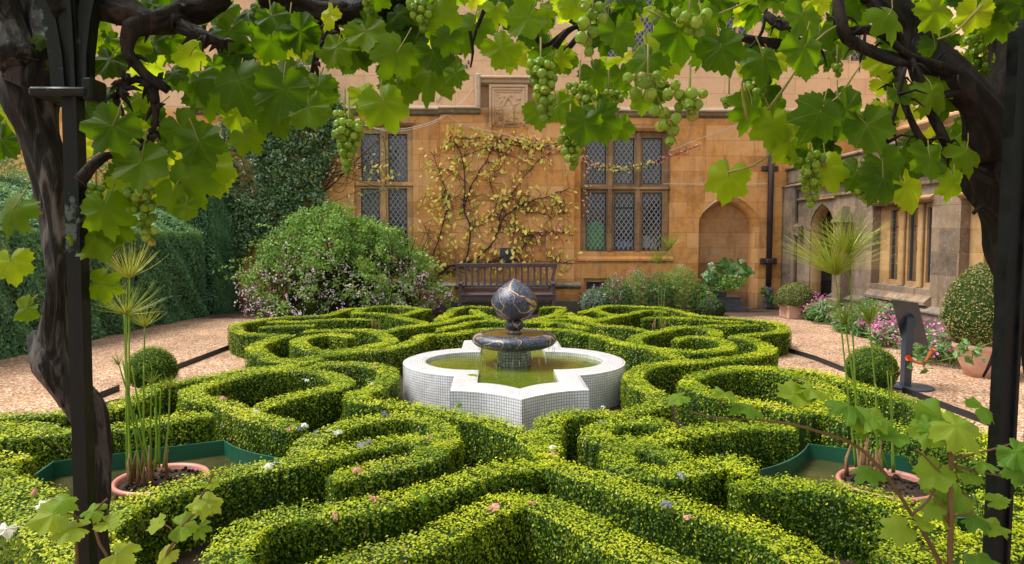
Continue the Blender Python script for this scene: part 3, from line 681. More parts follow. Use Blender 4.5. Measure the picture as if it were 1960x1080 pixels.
# ---------- things behind the three light window ----------
p0=W2
def inroom(x,y,Y): return pY(x,y,Y)
mb=MB(); c=inroom(1141,452,YB+.33); prof=[(.0,-.42),(.30,-.40),(.34,-.2),(.33,.0),(.26,.2),(.13,.34),(.0,.37)]
mb.lathe([(r_*.72,z*.8) for r_,z in prof],20,(c.x,c.y,c.z+.0),sy=.5); V=mb.V[0]; V+=.012*np.sin(V[:,[2,0,1]]*29)
tag(mb.build('storage_bag',M['greenbag'],None,True,loc=c),'bright green bag slumped inside the lower left light of the window','bag')
mb=MB(); c=inroom(1196,466,YB+.24); mb.cbox((c.x-.20,c.y,c.z-.12),(c.x+.20,c.y+.25,c.z+.08),.01)
for i in range(5): mb.box((c.x-.17+i*.075,c.y-.006,c.z-.08),(c.x-.13+i*.075,c.y-.001,c.z+.04),mi=1)
tag(mb.build('crate',[M['bluecrate'],M['white']],None,loc=c),'blue crate inside the lower middle light of the window','crate')
mb=MB(); c=inroom(1240,461,YB+.24); mb.cbox((c.x-.10,c.y,c.z-.15),(c.x+.05,c.y+.2,c.z+.10),.006); mb.cbox((c.x+.07,c.y,c.z-.15),(c.x+.12,c.y+.2,c.z+.04),.006); mb.cbox((c.x+.14,c.y,c.z-.15),(c.x+.17,c.y+.2,c.z+.06),.006)
tag(mb.build('file_box',M['white'],None,loc=c),'white box file inside the lower right light of the window','box')
mb=MB(); 
for k in range(3):
    z=W2[3]-1.05+k*.0
    pass
c=inroom(1196,325,YB+.36); P=c+Vector((0,0,0))
pts=np.array(P)+rng.normal(size=(160,3))*(.13,.05,.13)
scatter(mb,[(0,-1,0),(.5,0,0),(0,1,0),(-.5,0,0)],[(0,1,2,3)],pts,randdir(160),randdir(160),.025,rng.random(160))
o=mb.build('flowering_houseplant',M['herb'],None,loc=c); tag(o,'pink flowering pot plant inside the upper middle light','plant')
mb=MB(); pts=np.array(P)+rng.normal(size=(70,3))*(.12,.04,.09)-np.array((0,.08,.06)); scatter(mb,[(0,-1,0),(.8,0,0),(0,1,0),(-.8,0,0)],[(0,1,2,3)],pts,randdir(70),randdir(70),.016,rng.random(70)); mb.build('flower',M['petalpink'],o)
mb=MB(); mb.lathe([(.05,-.25),(.07,-.1),(.075,-.1)],14,(c.x,c.y,c.z)); mb.build('pot',M['terra'],o)

# ---------- box hedges of the parterre ----------
HZ=.29
LEAF=[(0,-.5,0),(.32,-.02,.06),(0,.55,.0),(-.32,-.02,.06)]; LF=[(0,1,2,3)]
SPLIT=[(0,-.5,0),(.30,0,.10),(0,.5,0),(-.30,0,.10)]
CAM=np.array((0,0,EYE))
def hedge(pts, label, w=.19, h=HZ, px=True, endcap=True, group='clipped box hedges of the knot garden'):
    P=[pz(x,y,h) for x,y in pts] if px else [Vector((p[0],p[1],h)) for p in pts]
    P=smooth_path(P,.035)[:, :2]
    if P[:,1].mean()>8.5 and w==.19: w=.17
    T=unit(np.gradient(P,axis=0)); Nn=np.stack([T[:,1],-T[:,0]],1)
    seed=rng.uniform(0,50)
    L=np.concatenate([[0],np.cumsum(np.linalg.norm(np.diff(P,axis=0),axis=1))]); tot=L[-1]
    # clipped cross section (offset u across, height z), rounded shoulders
    def sect(ins):
        a=w/2-ins; hh=h-ins
        return [(-a*.94,0),(-a,hh*.35),(-a,hh*.86),(-a*.95,hh*.97),(-a*.80,hh),(0,hh*1.0),(a*.80,hh),(a*.95,hh*.97),(a,hh*.86),(a,hh*.35),(a*.94,0)]
    S=np.array(sect(.022)); m=len(S); n=len(P)
    ends=np.ones(n); 
    for i in range(n):
        dd=min(L[i],tot-L[i]); ends[i]=min(1,.55+dd/.12*.45) if endcap else 1
    wob=.012*np.sin(L*7+seed)+.01*np.sin(L*17+seed*2)
    V=np.zeros((n,m,3))
    V[:,:,:2]=P[:,None,:]+Nn[:,None,:]*(S[None,:,0:1]*ends[:,None,None]+wob[:,None,None]*.5); V[:,:,2]=S[None,:,1]*(1+.03*np.sin(L*5+seed)[:,None])*(.9+.1*ends[:,None])
    mb=MB(); Fc=[(i*m+j,(i+1)*m+j,(i+1)*m+j+1,i*m+j+1) for i in range(n-1) for j in range(m-1)]
    Fc+=[tuple(range(m)),tuple((n-1)*m+j for j in range(m))[::-1]]
    mb.raw(V.reshape(-1,3),Fc,.2)
    # leaves
    S=np.array(sect(0.)); seg=np.linalg.norm(np.diff(S,axis=0),axis=1); cum=np.concatenate([[0],np.cumsum(seg)]); per=cum[-1]
    mid=P.mean(0); 
    # per station density by distance
    dist=np.linalg.norm(P-CAM[:2],axis=1)
    sz=np.clip(.0105+.0016*(dist-2),.0115,.021)      # leaf length
    dens=np.clip(1.15/(sz*sz*.55),0,16000)          # leaves per m2
    ds=np.gradient(L); cnt=ds*per*dens; N=int(cnt.sum()); cdf=np.cumsum(cnt)/cnt.sum()
    r=rng.random(N); i=np.searchsorted(cdf,r).clip(0,n-2); fr=rng.random(N)
    q=rng.random(N)*per; k=np.searchsorted(cum,q).clip(1,m-1)-1; a=((q-cum[k])/seg[k])[:,None]
    sc=S[k]*(1-a)+S[k+1]*a; dS=S[k+1]-S[k]; nx=-dS[:,1]; nz=dS[:,0]
    nl=np.hypot(nx,nz); nx/=nl; nz/=nl
    base=P[i]*(1-fr[:,None])+P[i+1]*fr[:,None]; nn=Nn[i]
    e=(ends[i]*(1-fr)+ends[i+1]*fr)
    hv=(1+.03*np.sin(L[i]*5+seed))*(.9+.1*e)
    # pseudo noise bumps of the clipped surface
    bmp=.010*np.sin(base[:,0]*31+sc[:,1]*23)*np.sin(base[:,1]*27+sc[:,0]*19)+.007*np.sin(base[:,0]*61+base[:,1]*53+sc[:,1]*47)
    off=rng.uniform(-.016,.006,N)+bmp*np.where(dist[i]>5,.25,.7)+(rng.random(N)<.12)*rng.uniform(0,.02,N)*(sc[:,1]>h*.9)*np.where(dist[i]>5,.4,1)
    u=sc[:,0]*e+wob[i]*.5
    Q=np.zeros((N,3)); Q[:,:2]=base+nn*(u+nx*off)[:,None]; Q[:,2]=sc[:,1]*hv+nz*off
    nor=np.zeros((N,3)); nor[:,:2]=nn*nx[:,None]; nor[:,2]=nz
    # keep all leaves facing the camera side, thin the far faces
    tocam=CAM-Q; face=(nor*tocam).sum(1)
    keep=(face>-.05)|(rng.random(N)<.45); 
    Q=Q[keep]; nor=nor[keep]; off=off[keep]; s_=sz[i][keep]; topn=nz[keep]; N=len(Q)
    # the ends
    for en,(ii,sgn) in enumerate(((0,-1),(n-1,1))):
        d=int(w*h*dens[ii]*.9); qu=rng.uniform(-.5,.5,d)*w*.6; qz=rng.random(d)*h*.95
        E=np.zeros((d,3)); E[:,:2]=P[ii]+Nn[ii]*qu[:,None]+T[ii]*sgn*rng.uniform(-.01,.02,d)[:,None]; E[:,2]=qz
        en_=np.tile(np.append(T[ii]*sgn,0),(d,1)); Q=np.vstack([Q,E]); nor=np.vstack([nor,en_]); off=np.append(off,np.zeros(d)); s_=np.append(s_,np.full(d,sz[ii])); topn=np.append(topn,np.zeros(d))
    N=len(Q)
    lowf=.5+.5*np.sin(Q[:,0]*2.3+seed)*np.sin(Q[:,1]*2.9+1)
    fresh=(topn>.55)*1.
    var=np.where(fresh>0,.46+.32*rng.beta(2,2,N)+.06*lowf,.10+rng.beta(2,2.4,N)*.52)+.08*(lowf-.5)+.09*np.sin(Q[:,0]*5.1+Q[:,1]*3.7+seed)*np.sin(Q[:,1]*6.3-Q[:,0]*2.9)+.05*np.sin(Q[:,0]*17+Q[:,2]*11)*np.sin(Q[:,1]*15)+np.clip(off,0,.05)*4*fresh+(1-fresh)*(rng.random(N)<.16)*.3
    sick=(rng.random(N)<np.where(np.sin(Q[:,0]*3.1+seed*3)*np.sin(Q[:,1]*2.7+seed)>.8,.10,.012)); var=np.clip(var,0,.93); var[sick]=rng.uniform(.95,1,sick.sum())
    nr=unit(nor+randdir(N)*.62+np.array((0,0,.25)))
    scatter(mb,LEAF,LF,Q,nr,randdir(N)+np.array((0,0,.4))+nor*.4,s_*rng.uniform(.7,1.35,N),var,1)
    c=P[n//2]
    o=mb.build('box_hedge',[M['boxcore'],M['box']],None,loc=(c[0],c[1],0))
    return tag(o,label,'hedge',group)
H=[
 # back left
 ([(548,642),(512,641),(475,638),(454,631),(452,623),(471,616),(497,611),(528,608),(573,606.5),(620,603.5),(644,597),(667,592),(690,590)],'outer box hedge rounding the far left corner beside the gravel'),
 ([(512,614),(573,614),(614,612.5),(675,611),(716,610)],'straight box hedge behind the far left papyrus pond'),
 ([(497,624),(545,623),(603,622.5)],'short straight box spur inside the far left corner'),
 ([(765,607),(748,601.5),(712,600),(684,599),(690,591),(726,587),(768,585.8),(797,589),(812,591)],'curled box hedge at the back behind the far left papyrus'),
 ([(754,604),(785,599),(808,593),(822,590)],'short box link hedge at the back left below the pink flowering bush'),
 ([(762,606),(789,613),(820,618)],'short slanting box hedge right of the far left pond'),
 ([(701,634),(736,633),(765,628),(807,622),(840,617),(870,612),(897,606),(925,603)],'long box hedge running from far left pond towards the bench'),
 ([(581,634),(607,631),(644,630),(685,631),(716,635),(740,643),(748,652),(726,660),(685,667),(634,670),(603,668),(576,660),(572,651),(588,643.5),(614,639),(636,638),(654,641.5),(671,646)],'spiral shaped box hedge left of the fountain'),
 ([(561,641),(532,645.5),(501,654),(489,664),(499,676),(526,685),(563,688),(614,681),(675,673),(736,666),(783,656),(805,645),(826,637)],'bulging box hedge wrapping the left spiral and reaching the fountain'),
 ([(830,639),(880,636.5),(923,631),(980,628),(1060,631),(1130,638)],'straight box hedge right behind the white fountain'),
 # back centre
 ([(838,614),(852,604),(866,594),(885,588)],'small slanting box hedge left of the bench'),
 ([(870,588.5),(905,587),(944,588.5)],'short box hedge in front of the bench at its left'),
 ([(846,613),(880,607),(905,604)],'small middle box hedge behind the fountain at its left'),
 ([(905,592),(925,603),(955,613),(985,617)],'slanting box arm of the cross behind the fountain bulb, left half'),
 ([(838,632),(870,623),(915,615),(985,616),(1050,614)],'box hedge just above the straight hedge behind the fountain bowl'),
 ([(1078,592),(1055,604),(1020,613),(985,617)],'slanting box arm of the cross behind the fountain bulb, right half'),
 ([(1034,589),(1060,588),(1084,588)],'short box hedge in front of the bench at its right'),
 ([(1064,606),(1090,604),(1118,606),(1140,613)],'small middle box hedge behind the fountain at its right'),
 ([(1040,622),(1062,616),(1095,621),(1125,629)],'low box hedge right behind the fountain bowl edge'),
 # back right
 ([(1030,612),(1060,612),(1100,612),(1130,617),(1171,623),(1212,629),(1244,634)],'long box hedge running from bench towards the far right pond'),
 ([(1130,615),(1161,609),(1191,602),(1225,596),(1250,594),(1275,597)],'rising box hedge behind the far right papyrus'),
 ([(1110,598),(1136,591),(1155,587),(1191,584.5),(1232,586),(1261,589),(1290,593),(1320,599),(1330,605)],'arched box hedge at the back below the pink border'),
 ([(1136,592),(1157,598),(1184,604)],'short box link hedge at the back right of the bench'),
 ([(1088,598),(1098,606),(1112,614)],'short box stub at the back just right of the bench'),
 ([(1230,607.5),(1269,606.5),(1334,611),(1375,614),(1422,613)],'straight box hedge behind the far right papyrus pond'),
 ([(1325,603),(1375,607.5),(1426,609),(1467,614),(1493,622),(1500,631),(1467,638),(1436,641),(1400,642)],'outer box hedge rounding the far right corner beside the gravel'),
 ([(1341,621),(1405,622),(1453,621.5)],'short straight box spur inside the far right corner'),
 ([(1373,640),(1366,632),(1340,627.5),(1316,626),(1285,628.5),(1255,634),(1230,641),(1216,648),(1222,658),(1260,666),(1300,671),(1340,673),(1375,670),(1394,662),(1383,652),(1354,647),(1322,645),(1292,648)],'spiral shaped box hedge right of the fountain'),
 ([(1398,644),(1428,648),(1457,656),(1471,666),(1461,676),(1426,682),(1375,686),(1326,690),(1293,694),(1252,699),(1222,707),(1211,718),(1228,738),(1254,754),(1264,765),(1238,776),(1195,786)],'bulging box hedge wrapping the right spiral and hugging the fountain'),
 ([(1135,640),(1161,647),(1212,660),(1252,670),(1283,678),(1314,685)],'box hedge slanting away from the right side of the fountain'),
 # front left
 ([(430,711),(491,705),(542,699),(573,692),(614,684)],'box hedge leaving the left loop towards the fountain'),
 ([(-60,803),(0,797),(51,793),(115,788),(204,778),(268,753),(306,738),(357,727),(430,711)],'outer box hedge along the left gravel behind the papyrus'),
 ([(494,777),(542,761),(606,749),(655,737),(650,722),(606,709),(555,707),(491,712),(428,723),(380,738),(368,751),(384,763),(430,770),(460,782),(490,795),(530,807),(572,820)],'teardrop loop of box hedge left of the fountain'),
 ([(599,697),(634,693),(685,694.5),(728,702),(743,716),(730,733),(695,748),(680,764),(720,769),(791,773),(861,786),(931,803),(984,822),(1030,845),(1043,870)],'winding box hedge hugging the front left of the fountain'),
 ([(-40,838),(0,835),(64,827),(128,821),(204,816),(281,806),(357,797),(406,792)],'straight box hedge behind the near left papyrus pond'),
 ([(-40,812),(0,812),(71,813),(100,818)],'low box hedge at the left edge behind the iron post'),
 ([(-50,872),(0,872),(48,873)],'short box spur at the left edge beside the pond'),
 ([(178,1030),(217,978),(281,946),(357,921),(459,898),(530,889),(606,873),(688,853),(759,836),(800,834),(824,852),(815,873),(759,888),(702,897),(636,910)],'long box hedge in front of the near left pond ending in a hook'),
 ([(588,868),(592,848),(618,826),(675,808),(731,799),(801,797),(843,811),(856,836),(842,856)],'curved box hedge carrying fallen leaves left of centre'),
 ([(-60,900),(0,925),(51,952),(89,980),(127,1014),(166,1060),(190,1120)],'broad box hedge at the lower left corner with white leaf',.26),
 ([(1040,880),(1000,886),(927,901),(857,929),(787,943),(717,960),(646,968),(576,974),(520,988),(478,1004),(450,1030),(425,1085),(410,1130)],'long box hedge sweeping from centre to the bottom left'),
 ([(1000,946),(978,957),(899,990),(815,1027),(731,1049),(646,1078),(560,1110)],'left arm of the box chevron at the bottom centre'),
 # front right
 ([(1195,786),(1143,786),(1090,790),(1055,806),(1043,840),(1050,872)],'box hedge meeting the point of the fountain from the right'),
 ([(1315,724),(1353,711),(1417,705),(1481,709),(1544,722),(1581,741),(1594,760),(1584,776),(1545,784),(1500,777),(1467,769),(1430,765),(1366,754),(1330,742),(1315,726)],'oval loop of box hedge right of the fountain'),
 ([(1380,700),(1468,703),(1532,709),(1583,716),(1634,731),(1685,747),(1721,759),(1768,780),(1811,798),(1880,828),(1990,880)],'outer box hedge along the right gravel behind the ball'),
 ([(1287,819),(1245,806),(1203,805),(1156,809),(1140,822),(1150,835),(1203,840),(1273,836),(1343,823),(1427,811),(1483,810),(1522,813)],'box hedge beside the near right pond with a curled end'),
 ([(1584,776),(1622,800),(1680,812),(1760,830),(1840,850),(1900,870),(1990,900)],'box hedge running behind the near right pond'),
 ([(1320,887),(1287,871),(1259,860),(1220,852),(1190,857),(1175,869),(1188,884),(1217,893),(1273,899),(1329,891),(1371,880),(1412,882),(1420,905)],'curled box hedge in the middle of the right half'),
 ([(1412,925),(1460,921),(1522,922),(1594,932),(1667,946),(1721,964),(1757,985),(1800,1010),(1860,1020)],'box hedge in front of the near right pond'),
 ([(1043,872),(1090,892),(1146,912),(1203,935),(1259,953),(1315,969),(1371,982),(1441,999),(1483,1018),(1530,1047),(1570,1090),(1590,1130)],'long box hedge sweeping from centre to the bottom right'),
 ([(1000,946),(1062,971),(1118,996),(1174,1027),(1230,1052),(1300,1080),(1360,1105)],'right arm of the box chevron at the bottom centre'),
 ([(1700,1060),(1760,1045),(1830,1050),(1900,1040),(1990,1010)],'box hedge at the bottom right beneath the young vine',.22),
 ([(1900,940),(1935,968),(1965,1000),(1985,1030)],'box hedge at the right edge behind the iron post',.22),
]
for e in H: hedge(e[0],e[1],*(e[2:]))
# ---------- fountain ----------
FC=np.array((.203,6.13)); RZ=.32
def quat(lc,lr,ax,ay1,ay2,tip):
    """closed outline: two round lobes left and right, square armed ogee points front and back"""
    a0=math.atan2(ay1,ax-lc); d=tip-ay2
    q=[(lc+lr*math.cos(t),lr*math.sin(t)) for t in np.linspace(0,a0,21)]
    q+=[(ax,y) for y in np.linspace(ay1,ay2,8)[1:]]+[(ax*(1-t),ay2+d*(t**1.9)) for t in np.linspace(0,1,14)[1:]]
    q=np.array(q); q2=(q*(-1,1))[::-1]; q3=q*(-1,-1); q4=(q*(1,-1))[::-1]
    return np.vstack([q[:-1],q2[:-1],q3[:-1],q4[:-1]])
O_=quat(.257,.743,.506,.70,1.24,1.52); I_=quat(.339,.461,.315,.46,.98,1.19)
fo=empty('fountain',(FC[0],FC[1],0),'white mosaic fountain with dark blue and gold bulb in the centre','fountain')
def wallstrip(mb,Pts,z0,z1,inv=False,n=None,bulge=0):
    P=np.vstack([Pts,Pts[:1]]); L=np.concatenate([[0],np.cumsum(np.linalg.norm(np.diff(P,axis=0),axis=1))])
    V=[];Fc=[];uv=[]; m=len(P)
    for p in P: V+= [(FC[0]+p[0],FC[1]+p[1],z0),(FC[0]+p[0],FC[1]+p[1],z1)]
    for i in range(m-1):
        f=(2*i,2*i+2,2*i+3,2*i+1); q=[(L[i],z0),(L[i+1],z0),(L[i+1],z1),(L[i],z1)]
        if inv: f=f[::-1]; q=q[::-1]
        Fc.append(f); uv.append(q)
    mb.raw(V,Fc,uv=uv)
mb=MB(); wallstrip(mb,O_,0,RZ-.008); wallstrip(mb,I_,.1,RZ-.004,True)
mb.build('basin_wall',M['mosaic'],fo)
# coping: matching outlines resampled side by side
mb=MB()
assert len(O_)==len(I_),(len(O_),len(I_))
n=len(O_); Lo=np.concatenate([[0],np.cumsum(np.linalg.norm(np.diff(np.vstack([O_,O_[:1]]),axis=0),axis=1))])
rows=6; V=[];Fc=[];uv=[]
def top(p,z): return (FC[0]+p[0],FC[1]+p[1],z)
for i in range(n+1):
    o_=O_[i%n]; i_=I_[i%n]
    for k in range(rows+1):
        a=k/rows; z=RZ+(.004 if 0<k<rows else 0)-(.008 if k==0 else (.004 if k==rows else 0)); aa=a if k else 0.
        V.append(top(o_*(1-aa)+i_*aa,z))
for i in range(n):
    w_=np.linalg.norm(O_[i]-I_[i]); w2=np.linalg.norm(O_[(i+1)%n]-I_[(i+1)%n])
    for k in range(rows):
        Fc.append((i*(rows+1)+k,(i+1)*(rows+1)+k,(i+1)*(rows+1)+k+1,i*(rows+1)+k+1))
        uv.append([(Lo[i],k/rows*w_),(Lo[i+1],k/rows*w2),(Lo[i+1],(k+1)/rows*w2),(Lo[i],(k+1)/rows*w_)])
mb.raw(V,Fc,uv=uv); mb.build('coping',M['mosaictop'],fo)
mb=MB(); V=[(FC[0]+p[0],FC[1]+p[1],.283) for p in I_]; tri=tessellate_polygon([[Vector((p[0],p[1],0)) for p in I_]]); mb.raw(V,list(tri)); mb.build('pool_water',M['pool'],fo)
mb=MB(); n=8; V=[];Fc=[];uv=[]
for i in range(n+1):
    a=2*math.pi*i/n-math.pi/2; 
    for z,r_ in ((.14,.158),(.44,.15)): V.append((FC[0]+r_*math.cos(a),FC[1]+r_*math.sin(a),z))
for i in range(n): Fc.append((2*i,2*i+2,2*i+3,2*i+1)); uv.append([(i*.12,0),(i*.12+.12,0),(i*.12+.12,.34),(i*.12,.34)])
mb.raw(V,Fc,uv=uv); mb.build('pedestal',M['pedestal'],fo)
mb=MB(); b=.43
prof=[(.05,b+.005),(.16,b),(.27,b+.006),(.34,b+.026),(.375,b+.055),(.384,b+.08),(.374,b+.105),(.345,b+.126),(.31,b+.136),(.285,b+.134),(.275,b+.12),(.1,b+.11),(.02,b+.11)]
P=smooth_path([(r_,0,z) for r_,z in prof],.012); mb.lathe([(p[0],p[2]) for p in P],64,(FC[0],FC[1],0)); bowl=mb.build('bowl',M['bulb'],fo,True)
mb=MB(); mb.lathe([(.27,-.01),(.282,0)],48,(FC[0],FC[1],b+.131)); mb.build('bowl_water',M['bowlwater'],bowl)
mb=MB(); z=b+.125; prof=[(.045,z),(.068,z+.012),(.052,z+.032),(.078,z+.052),(.087,z+.08),(.078,z+.108),(.05,z+.128),(.03,z+.14)]
P=smooth_path([(r_,0,q) for r_,q in prof],.006); mb.lathe([(p[0],p[2]) for p in P],32,(FC[0],FC[1],0)); mb.build('neck',M['bulb'],fo,True)
mb=MB(); z=.69; prof=[(.03,z),(.09,z+.008),(.155,z+.045),(.195,z+.10),(.207,z+.155),(.198,z+.20),(.168,z+.245),(.122,z+.29),(.075,z+.322),(.04,z+.345),(.018,z+.36),(.002,z+.368)]
P=smooth_path([(r_,0,q) for r_,q in prof],.012); mb.lathe([(max(p[0],.0005),p[2]) for p in P],64,(FC[0],FC[1],0)); mb.build('bulb',M['bulb'],fo,True)
mb=MB()
for i in range(46):
    a=rng.uniform(0,2*math.pi); r_=rng.uniform(.335,.375); z0=rng.uniform(.27,.38); z1=z0+rng.uniform(.02,.08); z1=min(z1,.455)
    x,y=FC[0]+r_*math.cos(a),FC[1]+r_*math.sin(a); mb.tube([(x,y,z1),(x,y,(z0+z1)/2),(x,y,z0)],[.0012,.0026,.001],5)
mb.build('water_drips',M['drip'],fo)['kind']='stuff'
# ---------- ponds with papyrus ----------
def pond(px,zr,zw,label):
    P=[pz(x,y,zr) for x,y in px]; P=smooth_path(P,.06,True) if False else np.array([tuple(p) for p in P])
    c=P.mean(0); o=empty('garden_pond',(c[0],c[1],0),label,'pond','green lined papyrus ponds'); mb=MB(); n=len(P)
    out=P.copy(); d=unit(P[:,:2]-c[:2]); out[:,:2]+=d*.012
    V=[(p[0],p[1],0.) for p in out]+[(p[0],p[1],zr) for p in out]+[(p[0],p[1],zr) for p in P]+[(p[0],p[1],0) for p in P]
    mb.raw(V,[(k*n+i,k*n+(i+1)%n,(k+1)*n+(i+1)%n,(k+1)*n+i) for k in range(3) for i in range(n)]); mb.build('liner_edge',M['liner'],o)
    mb=MB(); tri=tessellate_polygon([[Vector((p[0],p[1],0)) for p in P]]); mb.raw([(p[0],p[1],zw) for p in P],list(tri)); mb.build('pond_water',M['pond'],o)
    return o
def arcpts(a,b,c,n=6):
    return [((1-t)**2*a[0]+2*t*(1-t)*b[0]+t*t*c[0],(1-t)**2*a[1]+2*t*(1-t)*b[1]+t*t*c[1]) for t in np.linspace(0,1,n)]
pond([(58,916),(103,884)]+[(428,843)]+arcpts((430,845),(455,866),(540,878),7)[1:]+[(560,900),(400,968),(230,1012),(150,1035)],.165,.075,'green edged pond at lower left behind the iron post')
pond(arcpts((1432,904),(1530,888),(1549,850),7)+[(1875,893),(1905,928),(1880,990),(1800,990),(1560,950)],.165,.075,'green edged pond at lower right behind the young vine')
pond([(695,632),(708,629.5),(745,628.5),(760,631),(740,639),(700,640)],.13,.07,'small strip of green pond edge at back left')
pond([(1235,632),(1262,628),(1300,628),(1305,634),(1262,640)],.13,.07,'mostly hidden pond at back right behind the spiral hedge')
def pot(px,r,label,name='plant_pot'):
    c=pz(*px,.1); o=empty(name,(c.x,c.y,0),label,'plant pot'); mb=MB()
    P=[(r*.78,0.01),(r*.9,.10),(r*.93,.105),(r*1.0,.11),(r*1.02,.125),(r*.99,.138),(r*.93,.135),(r*.90,.12),(r*.89,.10)]
    mb.lathe(P,48,(c.x,c.y,0)); mb.build('rim',M['pinkpot'],o,True)
    mb=MB(); mb.lathe([(.001,.112),(r*.5,.116),(r*.9,.108)],32,(c.x,c.y,0)); 
    for i in range(90):
        a=rng.uniform(0,6.28); q=r*.85*math.sqrt(rng.random()); x,y=c.x+q*math.cos(a),c.y+q*math.sin(a); mb.cbox((x-.008,y-.006,.112),(x+.008,y+.007,.124+rng.uniform(0,.006)),.003)
    mb.build('soil',M['soil'],o); return c
STR=[(0,0,0),(.5,.33,0),(.0,1,0),(-.5,.33,0)]
def umbel(mb,c,dirv,n,length,up=.55,droop=.35,th=.0016,v0=.5):
    d=Vector(dirv).normalized()
    for i in range(n):
        a=2*math.pi*(i*.618); el=rng.uniform(.15,1.0)
        sd=Vector((math.cos(a),math.sin(a),0)); v=(d*(up+rng.uniform(-.1,.5))+sd*el*rng.uniform(.6,1.5)).normalized()
        L=length*rng.uniform(.6,1.05); p=Vector(c); P=[p.copy()]
        for k in range(5): 
            v=(v+Vector((0,0,-droop*.13*k))+Vector(rng.normal(size=3)*.05)).normalized(); p=p+v*L/5; P.append(p.copy())
        mb.tube(P,[th,th,th*.85,th*.7,th*.5,th*.25],3,var=min(1,max(0,v0+rng.uniform(-.25,.4))),cap=False)
def papyrus(base,stems,label,Y,tuft=True):
    """stems: (xbase,ybase,xtop,ytop,umbel length px,count)"""
    b=pz(*base,.11); o=empty('papyrus',(b.x,b.y,.1),label,'papyrus plant','papyrus plants standing in the ponds')
    mb=MB(); um=MB(); dr=MB()
    for (xb,yb,xt,yt,ul,cnt,*opt) in stems:
        yo=b.y+rng.uniform(-.06,.06); p0=pY(xb,yb,yo); p0.z=max(.1,p0.z); p1=pY(xt,yt,yo+rng.uniform(-.03,.03)); 
        mid=(p0+p1)/2+Vector((rng.uniform(-.012,.012),0,0)); P=smooth_path([p0,mid,p1],.05)
        mb.tube(P,np.linspace(.0054,.0036,len(P)),6,var=rng.uniform(.42,.62))
        pm=ul/F*b.y
        if cnt: 
            um=MB(); umbel(um,p1,(p1-mid),cnt,pm,*(opt if opt else ())); um.build('umbel',M['papy'],o)
    mb.build('stem',M['papy'],o,True); 
    if tuft:
        for i in range(16 if Y<5 else 5):
            x,y=b.x+rng.uniform(-.11,.09),b.y+rng.uniform(-.07,.07); h_=rng.uniform(.08,.27)
            dr.tube([(x,y,.10),(x+rng.uniform(-.01,.01),y,.1+h_*.5),(x+rng.uniform(-.03,.03),y,.1+h_)],[.011,.010,.003],6,rough=.2)
        dr.build('dry_stub',M['dry'],o,True)
    return o
c=pot((310,926),.235,'pink pot standing in the lower left pond')
papyrus((283,925),[(243,905,238,600,0,0),(247,905,248,532,80,80,.45,-.28,.0016,.85),(252,905,242,602,84,80,.2,-.15,.0015,.7),(270,905,235,690,0,0),(276,900,277,626,52,60,.5,-.2,.0014,.85),(284,905,228,700,32,20,.8,0),(276,905,275,700,0,0),(290,900,291,735,36,20,.8,.1),(300,895,297,740,0,0),(305,895,308,745,30,18),(312,895,325,745,36,26,.9,.0),(315,890,322,860,0,0),(296,900,296,780,0,0),(288,900,252,700,0,0),(262,905,262,795,0,0)],'tall papyrus with feathery heads in the lower left pond',3.6)
c=pot((1695,935),.235,'pink pot standing in the lower right pond')
papyrus((1662,918),[(1638,895,1599,527,130,230,.45,.12,.0015,.75),(1643,895,1624,486,100,130,.45,.2,.0015,.7),(1655,900,1618,622,62,60,.7,.2,.0014),(1690,905,1664,620,60,80,.8,.15),(1700,900,1650,742,0,0),(1708,905,1706,720,22,12),(1683,905,1676,735,0,0),(1712,905,1698,710,0,0)],'tall papyrus with big fountain like heads in the lower right pond',3.5)
papyrus((722,638),[(712,628,704,560,0,0),(718,628,695,520,38,50,.9,.1),(724,630,728,545,34,36,.8,.1),(733,628,751,545,30,40,.5,.4,.0016,.15),(738,628,748,560,0,0),(728,628,730,575,0,0)],'papyrus standing at the far left of the knot garden',9.5)
papyrus((1263,636),[(1262,628,1260,505,40,70,.7,.2,.002),(1266,628,1281,478,44,70,.7,.2,.002),(1264,628,1266,545,34,50,.5,.4,.002,.2)],'papyrus standing at the far right of the knot garden',9.5)
# ---------- clipped balls ----------
def leafball(mb,c,rx,rz,dens,ls,mi=1,flat=.3,prof=None):
    n=int(dens*4*math.pi*rx*rx); d=randdir(n); d[:,2]=np.abs(d[:,2])*1.0 - (flat*rng.random(n)); d=unit(d)
    r_=1+rng.uniform(-.07,.03,n)+.03*np.sin(d[:,0]*9)*np.sin(d[:,1]*8+d[:,2]*7)
    P=np.array(c)+d*r_[:,None]*np.array((rx,rx,rz))
    scatter(mb,LEAF,LF,P,unit(d+randdir(n)*.75),randdir(n)+np.array((0,0,.5)),ls*rng.uniform(.7,1.3,n),np.clip(rng.beta(2,3,n)*.6+.2*np.clip(d[:,2],0,1),0,1),mi)
def ball(x,y,zc,r,label,mat='box',rz=None,core=None):
    c=pz(x,y,0); c.y+=r*.9; mb=MB(); rz=rz or r
    mb.lathe([(r*.93*math.cos(a),zc+rz*.93*math.sin(a)) for a in np.linspace(-1.2,1.55,14)],24,(c.x,c.y,0),.2)
    leafball(mb,(c.x,c.y,zc),r,rz,9000 if c.y<8 else 5000,.016 if c.y<8 else .026,flat=.9)
    return tag(mb.build('box_ball',[M['boxcore'],M[mat]],None,loc=(c.x,c.y,0)),label,'topiary ball')
ball(272,758,.20,.215,'round box ball at the left behind the tall papyrus')
ball(1690,757,.20,.22,'round box ball at the right beside the sign')
ball(588,607,.13,.23,'low box ball behind the far left hedge corner',rz=.2)
ball(1368,607,.13,.25,'low box ball behind the far right hedge corner','boxball',rz=.2)
